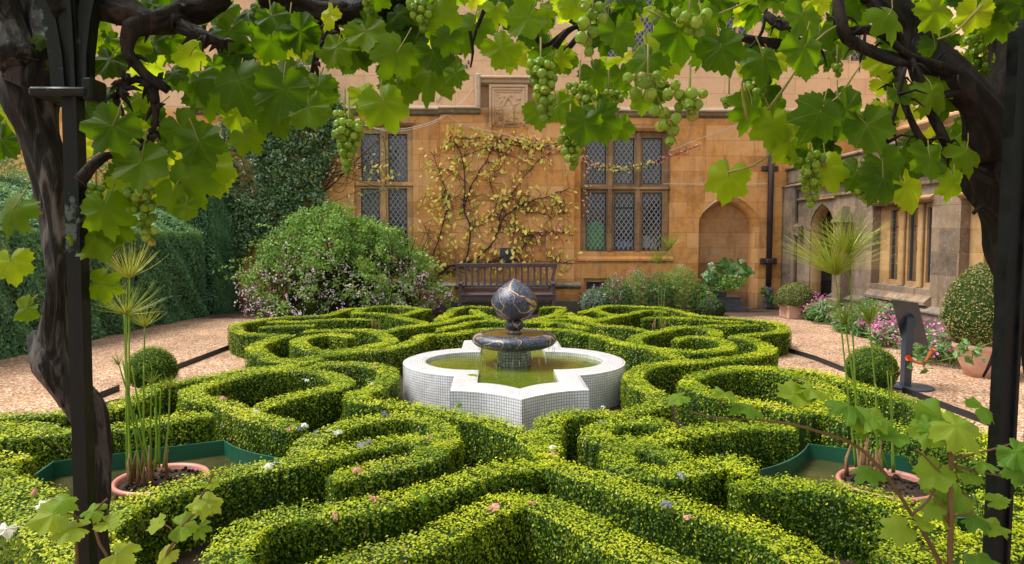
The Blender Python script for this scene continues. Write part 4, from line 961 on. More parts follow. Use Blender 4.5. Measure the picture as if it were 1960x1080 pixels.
# potted dome and potted egg
c=pz(1534,612,0); o=empty('potted_box_dome',(c.x,c.y+.25,0),'clipped box dome in a square terracotta pot by the small arch','potted shrub')
X,Y_=c.x,c.y+.28
mb=MB(); mb.cbox((X-.2,Y_-.2,0),(X+.2,Y_+.2,.24),.012); mb.cbox((X-.22,Y_-.22,.2),(X+.22,Y_+.22,.25),.008); mb.build('pot',M['terrapale'],o)
mb=MB(); mb.lathe([(.30*math.cos(a),.30+.28*math.sin(a)) for a in np.linspace(-.2,1.55,12)],24,(X,Y_,0),.2); leafball(mb,(X,Y_,.30),.34,.33,6500,.024,flat=.25); mb.build('crown',[M['boxcore'],M['topiary']],o)
c=pz(1905,728,0); X,Y_=c.x,c.y+.22
o=empty('potted_box_egg',(X,Y_,0),'tall egg shaped box topiary in a round terracotta pot at the right','potted shrub')
mb=MB(); mb.lathe([(.13,0),(.19,.14),(.235,.27),(.245,.285),(.255,.29),(.255,.335),(.245,.34),(.22,.335),(.215,.30),(.001,.29)],36,(X,Y_,0)); mb.build('pot',M['terrapale'],o,True)
mb=MB(); eg=[(.05,.30),(.22,.34),(.32,.45),(.37,.60),(.35,.78),(.27,.96),(.15,1.10),(.03,1.17)]
mb.lathe([(r_*.93,z) for r_,z in eg],24,(X,Y_,0),.2)
n=9000; tt=rng.random(n)*(len(eg)-1); k=tt.astype(int).clip(0,len(eg)-2); f=(tt-k)[:,None]; E_=np.array(eg); q=E_[k]*(1-f)+E_[k+1]*f; a=rng.uniform(0,2*math.pi,n)
rr=q[:,0]*(1+rng.uniform(-.08,.04,n)); P=np.stack([X+rr*np.cos(a),Y_+rr*np.sin(a),q[:,1]],1); nn=np.stack([np.cos(a),np.sin(a),np.full(n,.3)],1)
scatter(mb,LEAF,LF,P,unit(nn+randdir(n)*.8),randdir(n),.021*rng.uniform(.7,1.3,n),rng.random(n)**1.3,1); mb.build('crown',[M['boxcore'],M['topiary']],o)
# ---------- metal edging strips ----------
def edging(px,label):
    P=[pz(x,y,0) for x,y in px]; mb=MB(); n=len(P)
    for i in range(n-1):
        a,b=P[i],P[i+1]; d=(b-a).normalized(); s=Vector((-d.y,d.x,0))*.006
        V=[a-s,b-s,b+s,a+s]; V=[(v.x,v.y,-.01) for v in V]+[(v.x,v.y,.055) for v in V]
        mb.raw(V,[(0,1,5,4),(1,2,6,5),(2,3,7,6),(3,0,4,7),(4,5,6,7)])
    tag(mb.build('path_edging',M['edging'],None,loc=P[0]),label,'edging')
edging([(120,790),(186,765),(228,748)],'dark metal edging strip left of the papyrus, near piece')
edging([(318,716),(345,705),(440,668)],'dark metal edging strip running to the left rounded hedge')
edging([(1508,674),(1560,690),(1640,722)],'dark metal edging strip leaving the right rounded hedge')
edging([(1728,752),(1765,766),(1812,785),(1900,818)],'dark metal edging strip right of the round ball')
# ---------- lectern sign ----------
b=pz(1742,742,0); o=empty('lectern_sign',(b.x,b.y,0),'slanted blue grey metal information panel seen from behind on a post','sign')
mb=MB(); mb.lathe([(.001,.0),(.20,.0),(.205,.008),(.20,.016),(.001,.018)],40,(b.x,b.y,0)); mb.build('base_plate',M['sign'],o)
t0=pY(1739,602,b.y); q0=(b.x-.035,b.y); mb=MB(); 
x0=pY(1733,738,b.y).x
V=[(x0-.035,b.y-.035,.015),(x0+.035,b.y-.035,.015),(x0+.035,b.y+.035,.015),(x0-.035,b.y+.035,.015)]; sx=t0.x-x0
V2=[(v[0]+sx,v[1],t0.z-(.03 if i<2 else 0)) for i,v in enumerate(V)]; mb.raw(V+V2,[(0,3,2,1),(4,5,6,7),(0,1,5,4),(1,2,6,5),(2,3,7,6),(3,0,4,7)]); mb.build('post',M['sign'],o)
TL,TR,BR_,BL_=pY(1707,573,b.y-.16),pY(1757,580,b.y-.02),pY(1777,662,b.y+.22),pY(1725,648,b.y+.08)
nn_=(TR-TL).cross(BL_-TL).normalized()*.004
mb=MB(); V=[v+nn_ for v in (TL,TR,BR_,BL_)]+[v-nn_ for v in (TL,TR,BR_,BL_)]
mb.raw([tuple(v) for v in V],[(0,1,2,3),(7,6,5,4),(0,4,5,1),(1,5,6,2),(2,6,7,3),(3,7,4,0)]); mb.build('panel',M['sign'],o)
mb=MB(); m_=(TL*.35+TR*.4+BL_*.15+BR_*.1); mb.cbox((t0.x+.034,b.y-.03,t0.z-.13),(t0.x+.06,b.y+.04,t0.z-.01),.006); mb.build('bracket',M['sign'],o)
# ---------- bench ----------
BY=13.02
def bp(x,y): p=pY(x,y,BY); return p.x,p.z
xl,xr=bp(879,550)[0],bp(1061,550)[0]; o=empty('garden_bench',((xl+xr)/2,BY,0),'weathered wooden slatted bench against the wall behind the fountain','bench')
zs=.37; zt=bp(972,508)[1]; za=bp(885,543)[1]
def part(name,fn,mat='woodb'): mb=MB(); fn(mb); return mb.build(name,M[mat],o)
for x,s in ((xl+.035,-1),(xr-.035,1)):
    part('leg',lambda mb:mb.cbox((x-.033,BY-.28,0),(x+.033,BY-.215,za-.01),.006))
    def bl(mb):
        P=[(x,BY+.25,0),(x,BY+.25,zs),(x+s*.03,BY+.29,za+.1),(x+s*.085,BY+.32,zt-.04)]
        for i in range(3):
            a,b_=Vector(P[i]),Vector(P[i+1]); V=[(a.x-.03,a.y-.03,a.z),(a.x+.03,a.y-.03,a.z),(a.x+.03,a.y+.03,a.z),(a.x-.03,a.y+.03,a.z),(b_.x-.03,b_.y-.03,b_.z),(b_.x+.03,b_.y-.03,b_.z),(b_.x+.03,b_.y+.03,b_.z),(b_.x-.03,b_.y+.03,b_.z)]
            mb.raw(V,[(0,3,2,1),(4,5,6,7),(0,1,5,4),(1,2,6,5),(2,3,7,6),(3,0,4,7)])
    part('leg',bl)
    part('armrest',lambda mb:mb.cbox((x-.045,BY-.31,za-.01),(x+.045,BY+.26,za+.03),.008))
part('top_rail',lambda mb:[mb.cbox((xl-.085,BY+.285,zt-.05),(xr+.085,BY+.34,zt+.03),.01)])
part('lower_rail',lambda mb:mb.cbox((xl+.07,BY+.24,zs+.06),(xr-.07,BY+.285,zs+.12),.006))
part('front_rail',lambda mb:mb.cbox((xl+.068,BY-.27,zs-.10),(xr-.068,BY-.235,zs-.01),.006))
part('seat',lambda mb:[mb.cbox((xl+.0,BY-.29+i*.105,zs-.005),(xr-.0,BY-.205+i*.105,zs+.018),.005) for i in range(5)])
ns=14
for i in range(ns):
    x=xl+.12+(xr-xl-.24)*i/(ns-1)
    def sl_(mb):
        V=[(x-.02,BY+.255,zs+.11),(x+.02,BY+.255,zs+.11),(x+.02,BY+.272,zs+.11),(x-.02,BY+.272,zs+.11)]; V+=[(v[0],v[1]+.045,zt-.045) for v in V]
        mb.raw(V,[(0,3,2,1),(4,5,6,7),(0,1,5,4),(1,2,6,5),(2,3,7,6),(3,0,4,7)])
    part('back_slat',sl_)
# ---------- lead trough, orange sprig ----------
a=pY(1362,592,13.45); b2=pY(1432,575,13.45); o=empty('lead_planter',((a.x+b2.x)/2,13.45,0),'old grey lead planter with cast ornament under the blocked doorway','planter')
z_=pY(1400,568,13.45).z; x0,x1=a.x,pY(1413,570,13.45).x
mb=MB(); mb.cbox((x0,13.32,0),(x1,13.62,z_),.012); mb.cbox((x0-.02,13.30,z_-.03),(x1+.02,13.64,z_+.005),.008); mb.cbox((x0+.0,13.29,-.01),(pY(1432,590,13.3).x,13.64,.07),.01); mb.build('trough',M['lead'],o)
mb=MB()
for i in range(4):
    for k in range(2): mb.lathe([(.001,0),(.026,.0),(.02,.012),(.001,.014)],10,(0,0,0)); V=mb.V[-1]; V[:]=np.stack([V[:,0]+x0+.30+i*.075,13.319-V[:,2],V[:,1]+z_*.32+k*.09],1)
mb.lathe([(.001,0),(.05,0),(.055,.012),(.03,.02),(.001,.022)],16); V=mb.V[-1]; V[:]=np.stack([V[:,0]+x0+.14,13.319-V[:,2],V[:,1]+z_*.5],1)
mb.build('ornament',M['lead'],o)
mb=MB(); z1=pY(1380,548,13.5).z; mb.cbox((x0+.06,13.38,z_+.006),(x0+.27,13.6,z_+.12),.01); mb.build('upper_block',M['lead'],o)
c0=pY(1771,697,6.2)
o=empty('trumpet_flower_sprig',c0,'two orange trumpet flowers on a sprig above the gravel beside the sign','flower sprig')
mb=MB()
def trumpet(mb,p0,p1):
    P=smooth_path([p0,(p0+p1)/2+Vector((0,0,-.01)),p1],.01); m=len(P); r_=np.interp(np.linspace(0,1,m),[0,.2,.75,.93,1],[.006,.010,.014,.022,.028]); mb.tube(P,r_,12,rough=.06,cap=False)
trumpet(mb,pY(1767,697,6.2),pY(1738,685,6.12)); trumpet(mb,pY(1770,692,6.2),pY(1786,668,6.15))
mb.build('trumpet',M['orange'],o,True)
mb=MB(); P=smooth_path([pY(1769,696,6.2),pY(1830,683,6.1),pY(1900,655,5.9),pY(1960,635,5.7)],.05); mb.tube(P,.004,5); mb.build('stem',M['petiole'],o,True)
mb=MB(); pts=np.array([tuple(pY(1760+rng.uniform(-18,22),690+rng.uniform(-8,26),6.2)) for _ in range(12)]+[tuple(pY(1845+rng.uniform(-20,40),675+rng.uniform(-25,20),6.1)) for _ in range(30)])
n=len(pts); scatter(mb,LEAF,LF,pts,randdir(n)+np.array((0,-1,.6)),randdir(n)+np.array((0,0,-.6)),.08,rng.uniform(.5,1,n)); mb.build('leaf',M['herb'],o)
# ---------- yew hedge ----------
SPRIG=[(0,-.5,0),(.20,0,.05),(0,.6,0),(-.20,0,.05)]
def facecover(mb,poly,n,ls,mat=1,var=(0,1),depth=.12,bumps=.06,pw=1.6):
    """leaf sprigs over a bilinear patch poly (4 points)"""
    a,b,c,d=[np.array(p,float) for p in poly]; u=rng.random(n)[:,None]; v=rng.random(n)[:,None]
    P=a*(1-u)*(1-v)+b*u*(1-v)+c*u*v+d*(1-u)*v; nn=unit(np.cross(b-a,d-a))
    if nn@(CAM-a)<0: nn=-nn
    k=bumps*(np.sin(P[:,0]*4.1+P[:,1]*3.3)*np.sin(P[:,2]*5.2+P[:,1]*2.1)+.5*np.sin(P[:,1]*11+P[:,2]*9))
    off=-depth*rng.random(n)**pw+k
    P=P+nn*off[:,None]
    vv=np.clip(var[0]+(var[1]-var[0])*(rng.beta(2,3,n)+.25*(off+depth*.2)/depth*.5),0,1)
    scatter(mb,SPRIG,LF,P,unit(nn+randdir(n)*.7),randdir(n)+np.array((0,0,-.5)),ls*rng.uniform(.6,1.4,n),vv,mat)
def yew(name,foot,h0,h1,back,label,n,ls=.05,skylit_top=False):
    (x0,y0),(x1,y1)=foot; mb=MB()
    A=(x0,y0,0);B=(x1,y1,0);Ct=(x1-.05,y1,h0);D=(x0-.05,y0,h0); Eb=(x1-back,y1,h1); Fb=(x0-back,y0,h1)
    G=(x1-back,y1,0)
    ins=.10
    ys=y0+.13; core=[(x0-ins-.03,ys,0),(x1-ins-.03,y1-ins,0),(x1-ins-.08,y1-ins,h0-ins),(x0-ins-.08,ys,h0-ins),(x1-back,y1-ins,h1-ins-.03),(x0-back,ys,h1-ins-.03),(x1-back,y1-ins,0),(x0-back,ys,0)]
    mb.raw(core,[(0,1,2,3),(3,2,4,5),(1,6,4,2),(0,3,5,7),(5,4,6,7)],.1)
    facecover(mb,(A,B,Ct,D),n,ls); facecover(mb,(D,Ct,Eb,Fb),n//3,ls,var=(.25,1.0)); facecover(mb,(B,G,Eb,Ct),n//4,ls); facecover(mb,(A,(x0-back,y0,0),Fb,D),n//5,ls)
    if skylit_top:  # sky light on the near sloping top, painted as paler leaves
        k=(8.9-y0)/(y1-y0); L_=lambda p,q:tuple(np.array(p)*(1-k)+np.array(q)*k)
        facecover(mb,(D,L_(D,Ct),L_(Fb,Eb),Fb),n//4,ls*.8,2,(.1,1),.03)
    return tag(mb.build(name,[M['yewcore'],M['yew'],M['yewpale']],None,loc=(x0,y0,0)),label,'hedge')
yew('yew_hedge',((-6.05,5.2),(-5.3,12.75)),1.55,2.45,1.6,'long dark green yew hedge beside the left gravel path, near top painted paler for sky light',70000,.052,True)
yew('yew_hedge',((-5.15,13.0),(-5.02,13.6)),2.3,2.6,1.6,'dark upright yew corner in the shade at the left end of the wall',34000,.05)
mb=MB(); facecover(mb,((-6.6,7.2,1.5),(-6.3,10.4,1.5),(-7.2,10.4,2.9),(-7.5,7.2,2.3)),9000,.05,0,(.1,1),.5,.1); tag(mb.build('shrub',M['yewpale'],None,loc=(-7,9,1.5)),'pale grey green shrub showing above the left yew hedge','shrub')
mb=MB(); facecover(mb,((-8.3,9.6,.5),(-6.8,13.5,.5),(-6.8,13.5,2.9),(-8.3,9.6,3.1)),14000,.055,0,(0,.8),.3,.1); tag(mb.build('tall_yew',M['yew'],None,loc=(-7.5,11,.5)),'tall dark yew behind the pale shrub at the far left','tree')
# ---------- leaf clouds ----------
OVAL=[(0,-.5,0),(.26,-.15,.05),(.22,.2,.03),(0,.55,-.03),(-.22,.2,.03),(-.26,-.15,.05)]; OF=[(0,1,2,3,4,5)]
def cloud(mb,ctrs,per,spread,ls,mi=0,vr=(0,1),tmpl=OVAL,tf=OF,nor=(0,-.6,.5),jit=.8,hang=(0,0,-.3)):
    """leaves in little tufts round each centre"""
    ctrs=np.asarray(ctrs); n=len(ctrs)*per; P=np.repeat(ctrs,per,axis=0)+rng.normal(size=(n,3))*spread
    v=np.clip(np.repeat(rng.uniform(vr[0],vr[1],len(ctrs)),per)+rng.normal(size=n)*.15,0,1)
    scatter(mb,tmpl,tf,P,unit(np.array(nor)+randdir(n)*jit),randdir(n)+np.array(hang),ls*rng.uniform(.6,1.35,n),v,mi)
def region(n,poly,Y,th,edge=0):
    """random points of a picture-traced outline on the wall plane, given real depth"""
    P=[(pY(x,y,Y).x,pY(x,y,Y).z) for x,y in poly]; P=np.array(P); out=[]
    lo,hi=P.min(0),P.max(0)
    while len(out)<n:
        q=rng.uniform(lo,hi,(n*2,2)); ins=np.zeros(len(q),bool); j=len(P)-1
        for i in range(len(P)):
            c=((P[i,1]>q[:,1])!=(P[j,1]>q[:,1]))&(q[:,0]<(P[j,0]-P[i,0])*(q[:,1]-P[i,1])/(P[j,1]-P[i,1]+1e-12)+P[i,0]); ins^=c; j=i
        out+=list(q[ins])
    q=np.array(out[:n]); return np.stack([q[:,0],Y+rng.uniform(-th,0,n),q[:,1]],1)
# big flowering bush
def dome(n,x0,x1,y0,y1,z1,shape=2.2,fill=.35):
    cx,cy=(x0+x1)/2,(y0+y1)/2; a=rng.uniform(0,2*math.pi,n); h=rng.random(n)**.8; shape=3.; r=(1-h**shape)**.5*(1-fill*rng.random(n)**2)
    lump=1+.10*np.sin(a*5+h*6)+.09*np.sin(a*11-h*9)+.05*np.sin(a*23+h*17)
    return np.stack([cx+(x1-x0)/2*r*np.cos(a)*lump,cy+(y1-y0)/2*r*np.sin(a)*lump,h*z1*(1+.10*np.sin(a*7)+.05*np.sin(a*15+2)-.10*np.maximum(0,np.cos(a)))],1)
a=pY(478,580,12.9).x; b_=pY(838,580,12.9).x; zt=pY(640,388,12.9).z*.86
o=empty('flowering_bush',((a+b_)/2,12.8,0),'large loose bush covered in pale pink bells left of the bench','bush')
mb=MB(); cc=dome(4200,a,b_,11.95,13.7,zt); cc=cc[(cc[:,1]<13.2)]; hgt=cc[:,2]/zt
keep=rng.random(len(cc))<(.08+.72*hgt+.35*np.sin(cc[:,0]*9)*np.sin(cc[:,2]*8+cc[:,1]*6)); cc=cc[keep]; cloud(mb,cc,14,.045,.055,0,(.1,.95)); sh=dome(90,a,b_,11.95,13.5,zt,2.2,.05); sh=sh[sh[:,1]<13]
for s0 in sh:
    dv=unit(np.array((s0[0]-(a+b_)/2,(s0[1]-12.9)*1.2,s0[2]*.5+.3)))+rng.normal(size=3)*.25; q=s0.copy(); L_=rng.uniform(.15,.42)
    for k in range(7): q=q+dv*L_/7+np.array((0,0,-.008*k)); cloud(mb,[q],3,.02,.05,0,(.4,.95))
mb.build('foliage',M['bush'],o)
mb=MB(); cc=dome(2600,a,b_,11.9,13.6,zt*.82,2.2,.2); cc=cc[(cc[:,1]<12.9)&(rng.random(len(cc))>cc[:,2]/zt*.9)]; cloud(mb,cc,3,.03,.042,0,(.2,1),LEAF,LF); mb.build('flower',M['petalpale'],o)
mb=MB(); cx=(a+b_)/2
for i in range(220):
    an=rng.uniform(0,6.28); r=rng.uniform(.5,1); x0,y0=cx+rng.uniform(-.5,.5)*(b_-a)*.8,12.9+rng.uniform(-.3,.3)
    x1,y1=x0+math.cos(an)*.5*r,min(y0+math.sin(an)*.4*r-.25,13.5); z1=zt*rng.uniform(.35,.9)
    mb.tube(smooth_path([(x0,y0,0),((x0+x1)/2,(y0+y1)/2,z1*.65),(x1,y1,z1)],.12),.006,4,cap=False)
mb.build('stem',M['twig'],o)
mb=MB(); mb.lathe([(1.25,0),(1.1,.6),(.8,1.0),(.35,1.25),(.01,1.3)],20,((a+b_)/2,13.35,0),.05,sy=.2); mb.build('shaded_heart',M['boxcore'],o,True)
# climbing rose on the wall
poly=[(395,395),(432,330),(428,250),(450,180),(500,130),(560,120),(620,150),(660,205),(668,262),(640,330),(612,350),(640,400),(560,440),(480,470),(452,560),(436,470)]
o=empty('climbing_rose',(pY(540,400,13.6).x,13.6,0),'glossy dark green climber covering the wall left of the windows','climber')
mb=MB(); cc=region(2000,poly,13.74,.30); k=np.sin(cc[:,0]*3.1+1)*np.sin(cc[:,2]*2.7)+.6*np.sin(cc[:,0]*7+cc[:,2]*5); cc=cc[(k>-.75)|(rng.random(len(cc))<.35)]; cloud(mb,cc,13,.055,.062,0,(.0,.95)); mb.build('foliage',M['rose'],o)
mb=MB()
for px in ([(560,560),(545,470),(520,380),(500,280),(520,180)],[(560,560),(575,450),(600,380),(560,300),(590,200)],[(560,560),(500,430),(470,330),(450,250)],[(545,470),(590,400),(640,330),(655,250)],[(600,385),(640,350),(690,300),(735,260)]):
    P=smooth_path([pY(x,y,13.68) for x,y in px],.08); mb.tube(P,np.linspace(.02,.006,len(P)),5,rough=.2)
mb.build('stem',M['twig'],o)
# yellow-leaved growth and dangling strands left of the window
mb=MB(); cl=[]
for x,y,n,sp in ((590,340,10,14),(600,325,12,12),(640,310,8,20),(705,322,10,16),(720,318,14,14),(735,345,6,10),(575,375,5,20),(755,335,6,10),(660,350,8,25),(800,440,4,8)):
    cl+= [tuple(pY(x+rng.normal()*sp,y+rng.normal()*sp*.6,13.6)) for _ in range(n)]
cloud(mb,cl,1,.01,.085,0,(.35,.8),nor=(0,-1,.3),jit=.6,hang=(0,0,-1))
for i in range(16):
    P=smooth_path([pY(600+rng.normal()*25,350+rng.normal()*20,13.62),pY(640+rng.normal()*20,330+rng.normal()*25,13.6),pY(690+rng.normal()*30,320+rng.normal()*25,13.62)],.1); mb.tube(P,.005,4,mi=1,cap=False)
tag(mb.build('yellow_creeper',[M['autumn'],M['creeperstem']],None,loc=(-3.4,13.6,2.5)),'thin creeper with yellow heart shaped leaves crossing the left window','climber')
mb=MB(); cl=[]
for x,y,n in ((733,262,12),(736,290,12),(742,300,10),(735,330,8),(700,235,10),(720,250,12),(728,360,18),(700,372,22),(748,362,12)): cl+=[tuple(pY(x+rng.normal()*8,y+rng.normal()*7,13.62)) for _ in range(n)]
cloud(mb,cl,2,.015,.045,0,(.2,.8)); P=smooth_path([pY(x,y,13.64) for x,y in ((665,225),(700,235),(730,258),(738,300),(735,360),(700,375))],.06); mb.tube(P,.006,4,mi=1)
tag(mb.build('rose_strand',[M['rose'],M['twig']],None,loc=(-2,13.6,3)),'small leaved strand hanging down the mullion of the left window','climber')
# ---------- autumn creeper in the bay ----------
CY=BAY-.035
o=empty('autumn_creeper',(pY(880,530,CY).x,CY,.5),'bare twisting creeper with yellow and pink leaves above the bench','climber')
stems=[([(823,536),(862,510),(890,500),(900,440),(888,400),(890,350),(884,300),(868,270),(862,262)],.030),
 ([(828,532),(880,512),(930,480),(955,440),(962,420),(985,400),(1020,385),(1060,372),(1090,360)],.028),
 ([(815,515),(836,470),(850,420),(858,380),(848,350),(830,300),(822,290)],.020),
 ([(888,400),(905,350),(930,310),(942,290),(975,278),(1020,282),(1060,280),(1090,272)],.018),
 ([(955,440),(958,410),(975,380),(1010,330),(1040,300),(1060,290)],.018),
 ([(860,512),(840,505),(822,500)],.015),([(985,400),(1040,410),(1090,408)],.011),([(1000,455),(1040,445),(1100,450)],.011),
 ([(845,525),(905,505),(970,500),(1040,500),(1095,505)],.010),([(900,440),(930,425),(950,395),(940,350),(960,320)],.012),
 ([(858,380),(835,380),(815,372)],.010),([(888,300),(930,285),(985,300),(1010,305),(1030,285)],.010),([(862,262),(900,265),(940,262),(1000,275)],.010),
 ([(890,350),(870,330),(850,325)],.009),([(1020,385),(1050,395),(1080,390)],.008),([(836,470),(820,450),(812,430)],.009),([(955,440),(990,440),(1030,455),(1060,440)],.009),([(880,512),(910,520),(940,500),(990,480),(1020,455)],.009)]
mb=MB(); tips=[]
for px,r in stems:
    P=smooth_path([pY(x,y,CY) for x,y in px],.05); P[:,2]+=.012*np.sin(np.arange(len(P))*.9); P[:,1]-=.02*rng.random(len(P)); mb.tube(P,np.linspace(r*.66,r*.28,len(P)),6,rough=.25,cap=False)
    for k in range(int(len(P)*1.25)):
        i=rng.integers(len(P)); p=P[i]; d=np.array((rng.normal(),0,rng.normal()+.2)); d/=np.linalg.norm(d); L=rng.uniform(.12,.5)
        q=[p]; 
        for s_ in range(5): d=unit(d+np.array((rng.normal(),0,rng.normal()-.15))*.4); q.append(q[-1]+d*L/5)
        q=np.array(q); 
        if q[:,2].max()>3.55: continue
        mb.tube(q,np.linspace(.0055,.002,6),3,cap=False); tips+=[q[-1],q[3]]
mb.build('stem',M['creeperstem'],o)
mb=MB(); tips=np.array(tips); sel=tips[rng.random(len(tips))<.52]
cloud(mb,sel,1,.02,.098,0,(.35,.85),nor=(0,-1,.3),jit=.5,hang=(0,0,-1))
top=region(210,[(850,250),(870,236),(930,250),(960,262),(1010,262),(1060,268),(1095,282),(1090,292),(1010,285),(940,282),(880,275),(852,285)],CY,.06); cloud(mb,top,1,.02,.088,0,(.3,.9),nor=(0,-1,.3),jit=.6,hang=(0,0,-1))
tl=region(70,[(800,340),(850,310),(870,380),(850,440),(810,400)],CY,.05); cloud(mb,tl,1,.02,.085,0,(.4,.9),nor=(0,-1,.3),jit=.6,hang=(0,0,-1))
pk=region(46,[(1000,262),(1090,266),(1100,290),(1040,300)],CY,.06); cloud(mb,pk,1,.02,.08,0,(.05,.3),nor=(0,-1,.3),jit=.6,hang=(0,0,-1))
rd=region(40,[(1030,440),(1080,430),(1090,470),(1040,500),(990,480)],CY,.06); cloud(mb,rd,1,.02,.06,0,(.0,.08),nor=(0,-1,.3),jit=.6,hang=(0,0,-1))
mb.build('leaf',M['autumn'],o)['kind']='stuff'
# strand across the right window
mb=MB(); P=smooth_path([pY(x,y,13.62) for x,y in ((1112,300),(1140,316),(1180,322),(1225,318),(1270,305),(1310,290),(1340,278))],.05); mb.tube(P,.006,4,mi=1)
cl=np.repeat(P,3,axis=0)+rng.normal(size=(len(P)*3,3))*(.03,.02,.035); f=np.repeat(np.linspace(0,1,len(P)),3)
scatter(mb,OVAL,OF,cl,unit(np.array((0,-1,.2))+randdir(len(cl))*.6),randdir(len(cl))+np.array((0,0,-.8)),.055,np.clip(np.where(f>.62,.05,np.where(f<.2,.25,.65))+rng.normal(size=len(cl))*.12,0,1))
cl=[tuple(pY(1121+rng.normal()*6,385+i*7,13.62)) for i in range(-9,5) for _ in range(2)]; cloud(mb,cl,1,.01,.06,0,(.0,.2),nor=(0,-1,.2))
tag(mb.build('red_creeper_strand',[M['autumn'],M['creeperstem']],None,loc=(2,13.6,2.5)),'thin strand of red and yellow creeper leaves hanging across the right window','climber')
# pale wires on the facade
for px,l in (([(697,240),(730,247),(770,247),(820,236),(853,220)],'pale wire sagging across the top of the left window, upper run'),([(690,238),(735,250),(775,250),(825,238),(853,221)],'pale wire sagging across the top of the left window, lower run'),([(855,220),(900,243),(960,255),(1010,270),(1100,285)],'pale wire drooping over the autumn creeper'),([(863,214),(895,183),(918,150)],'pale wire slanting up to the corner of the carved panel'),([(1280,290),(1340,265),(1412,238),(1470,205)],'pale wire rising from the right window to the corner pipe'),([(1270,352),(1380,353),(1468,352)],'pale wire stretched level above the blocked doorway')):
    P=smooth_path([pY(x,y,13.56 if x<1100 else 13.7) for x,y in px],.1); mb=MB(); mb.tube(P,.0055,5); tag(mb.build('wall_wire',M['wire'],None,loc=P[0]),l,'wire','wires on the facade')
# ---------- border plants ----------
LANC=[(0,-.5,0),(.13,-.1,.03),(.0,.6,-.04),(-.13,-.1,.03)]
def clump(x,y,r,h,label,mat='herb',n=420,ls=.085,flower=None,nf=14,fs=.05,cat='flowering plant',name='border_plant',ly=None,vr=(.1,.8),fz=(.6,1.15),fper=12,fsp=.5):
    o=empty(name,(x,y,0),label,cat,'plants in the borders'); mb=MB(); ly=ly or r
    a=rng.uniform(0,6.28,n); q=np.sqrt(rng.random(n)); z=h*(rng.random(n)**.7)*(1-.45*q**2)
    P=np.stack([x+r*q*np.cos(a),y+ly*q*np.sin(a),z+.02],1); out=np.stack([np.cos(a)*q,np.sin(a)*q,np.full(n,.9)],1)
    scatter(mb,LANC,LF,P,unit(out*.5+randdir(n)*.7+np.array((0,-.2,.5))),out+randdir(n)*.8,ls*rng.uniform(.6,1.3,n),np.clip(rng.uniform(vr[0],vr[1],n)+.1*(z/h),0,1)); mb.build('foliage',M[mat],o)
    if flower:
        mb=MB(); mt=[]
        for (fm,cnt) in flower:
            if fm not in mt: mt.append(fm)
            a=rng.uniform(0,6.28,cnt); q=np.sqrt(rng.random(cnt))*1.05; z=h*rng.uniform(*fz,cnt)*(1-.4*q**2)
            cc=np.stack([x+r*q*np.cos(a),y+ly*q*np.sin(a)-.03,z+.03],1); cloud(mb,cc,fper,fs*fsp,fs*.55,mt.index(fm),(0,1),LEAF,LF,nor=(0,0,1),jit=1)
            for c_ in cc[:10]: mb.tube([(c_[0],c_[1],c_[2]*.3),tuple(c_)],.003,3,mi=len(mt)-1 if False else mt.index(fm),var=0,cap=False)
        mb.build('flower',[M[m_] for m_ in mt],o)
    return o
# valerian bed along the wing
bedr=[(1560,612,.22,.30,'beside the potted dome'),(1592,617,.24,.34,'second along the wing bed from the potted dome'),(1625,612,.26,.36,'third along the wing bed from the potted dome'),(1648,640,.26,.34,'with many pink heads left of the sign post'),(1686,650,.25,.34,'just left of the sign post'),(1716,668,.24,.30,'directly behind the sign post'),(1700,622,.3,.40,'leafy against the wing wall left of the sign'),(1790,690,.25,.34,'right of the sign post beside the orange trumpets'),(1835,705,.27,.36,'nearest the round terracotta pot'),(1800,650,.30,.50,'tall and leafy between sign and egg topiary')]
for x,y,r,h,l in bedr:
    c=pz(x,y,.0); clump(min(c.x+.1,5.75),c.y+r,r*1.3,h,'pink valerian '+l,n=620,ls=.11,flower=[('petalpink',int(rng.integers(34,50)))] if 'leafy' not in l else [('petalpink',3)],fs=.07)
for x,y,l in ((1870,600,'far right'),(1760,606,'middle')):
    c=pz(x,y+40,0); clump(5.55,c.y+.3,.35,.55 if l=='middle' else .4,'green leafy plant without flowers against the wing wall, '+('seen just right of the sign' if l=='middle' else 'behind the egg topiary'),n=700,ls=.10)
# rear bed below the three light window
for x,r,h,mat,fl,l in ((1140,.28,.48,'silver',[('petalwhite',12),('petalpink',4)],'silvery plant with white flowers at the left end of the bed under the window'),
  (1180,.34,.72,'herb',[('petalpink',26),('petalwhite',3)],'grey green plant with rose pink flowers under the window'),
  (1222,.34,.85,'bush',[('petalpink',26)],'tall feathery plant with magenta flowers under the right half of the window'),
  (1262,.32,.80,'herb',[('petalpink',12)],'green plant with magenta flowers right of the window'),
  (1305,.42,.92,'bush',[('petalpink',14)],'bright green mound with magenta flowers left of the blocked doorway'),
  (1345,.25,.55,'bush',[('petalpink',4)],'low bright green plant touching the lead planter')):
    c=pY(x,560,13.1); clump(c.x,13.15,r,h,l,mat,int(2000*r/.3),.07,[(m_,n_*2) for m_,n_ in fl],fs=.05,fper=7,ly=.32,fz=(.5,1.1))
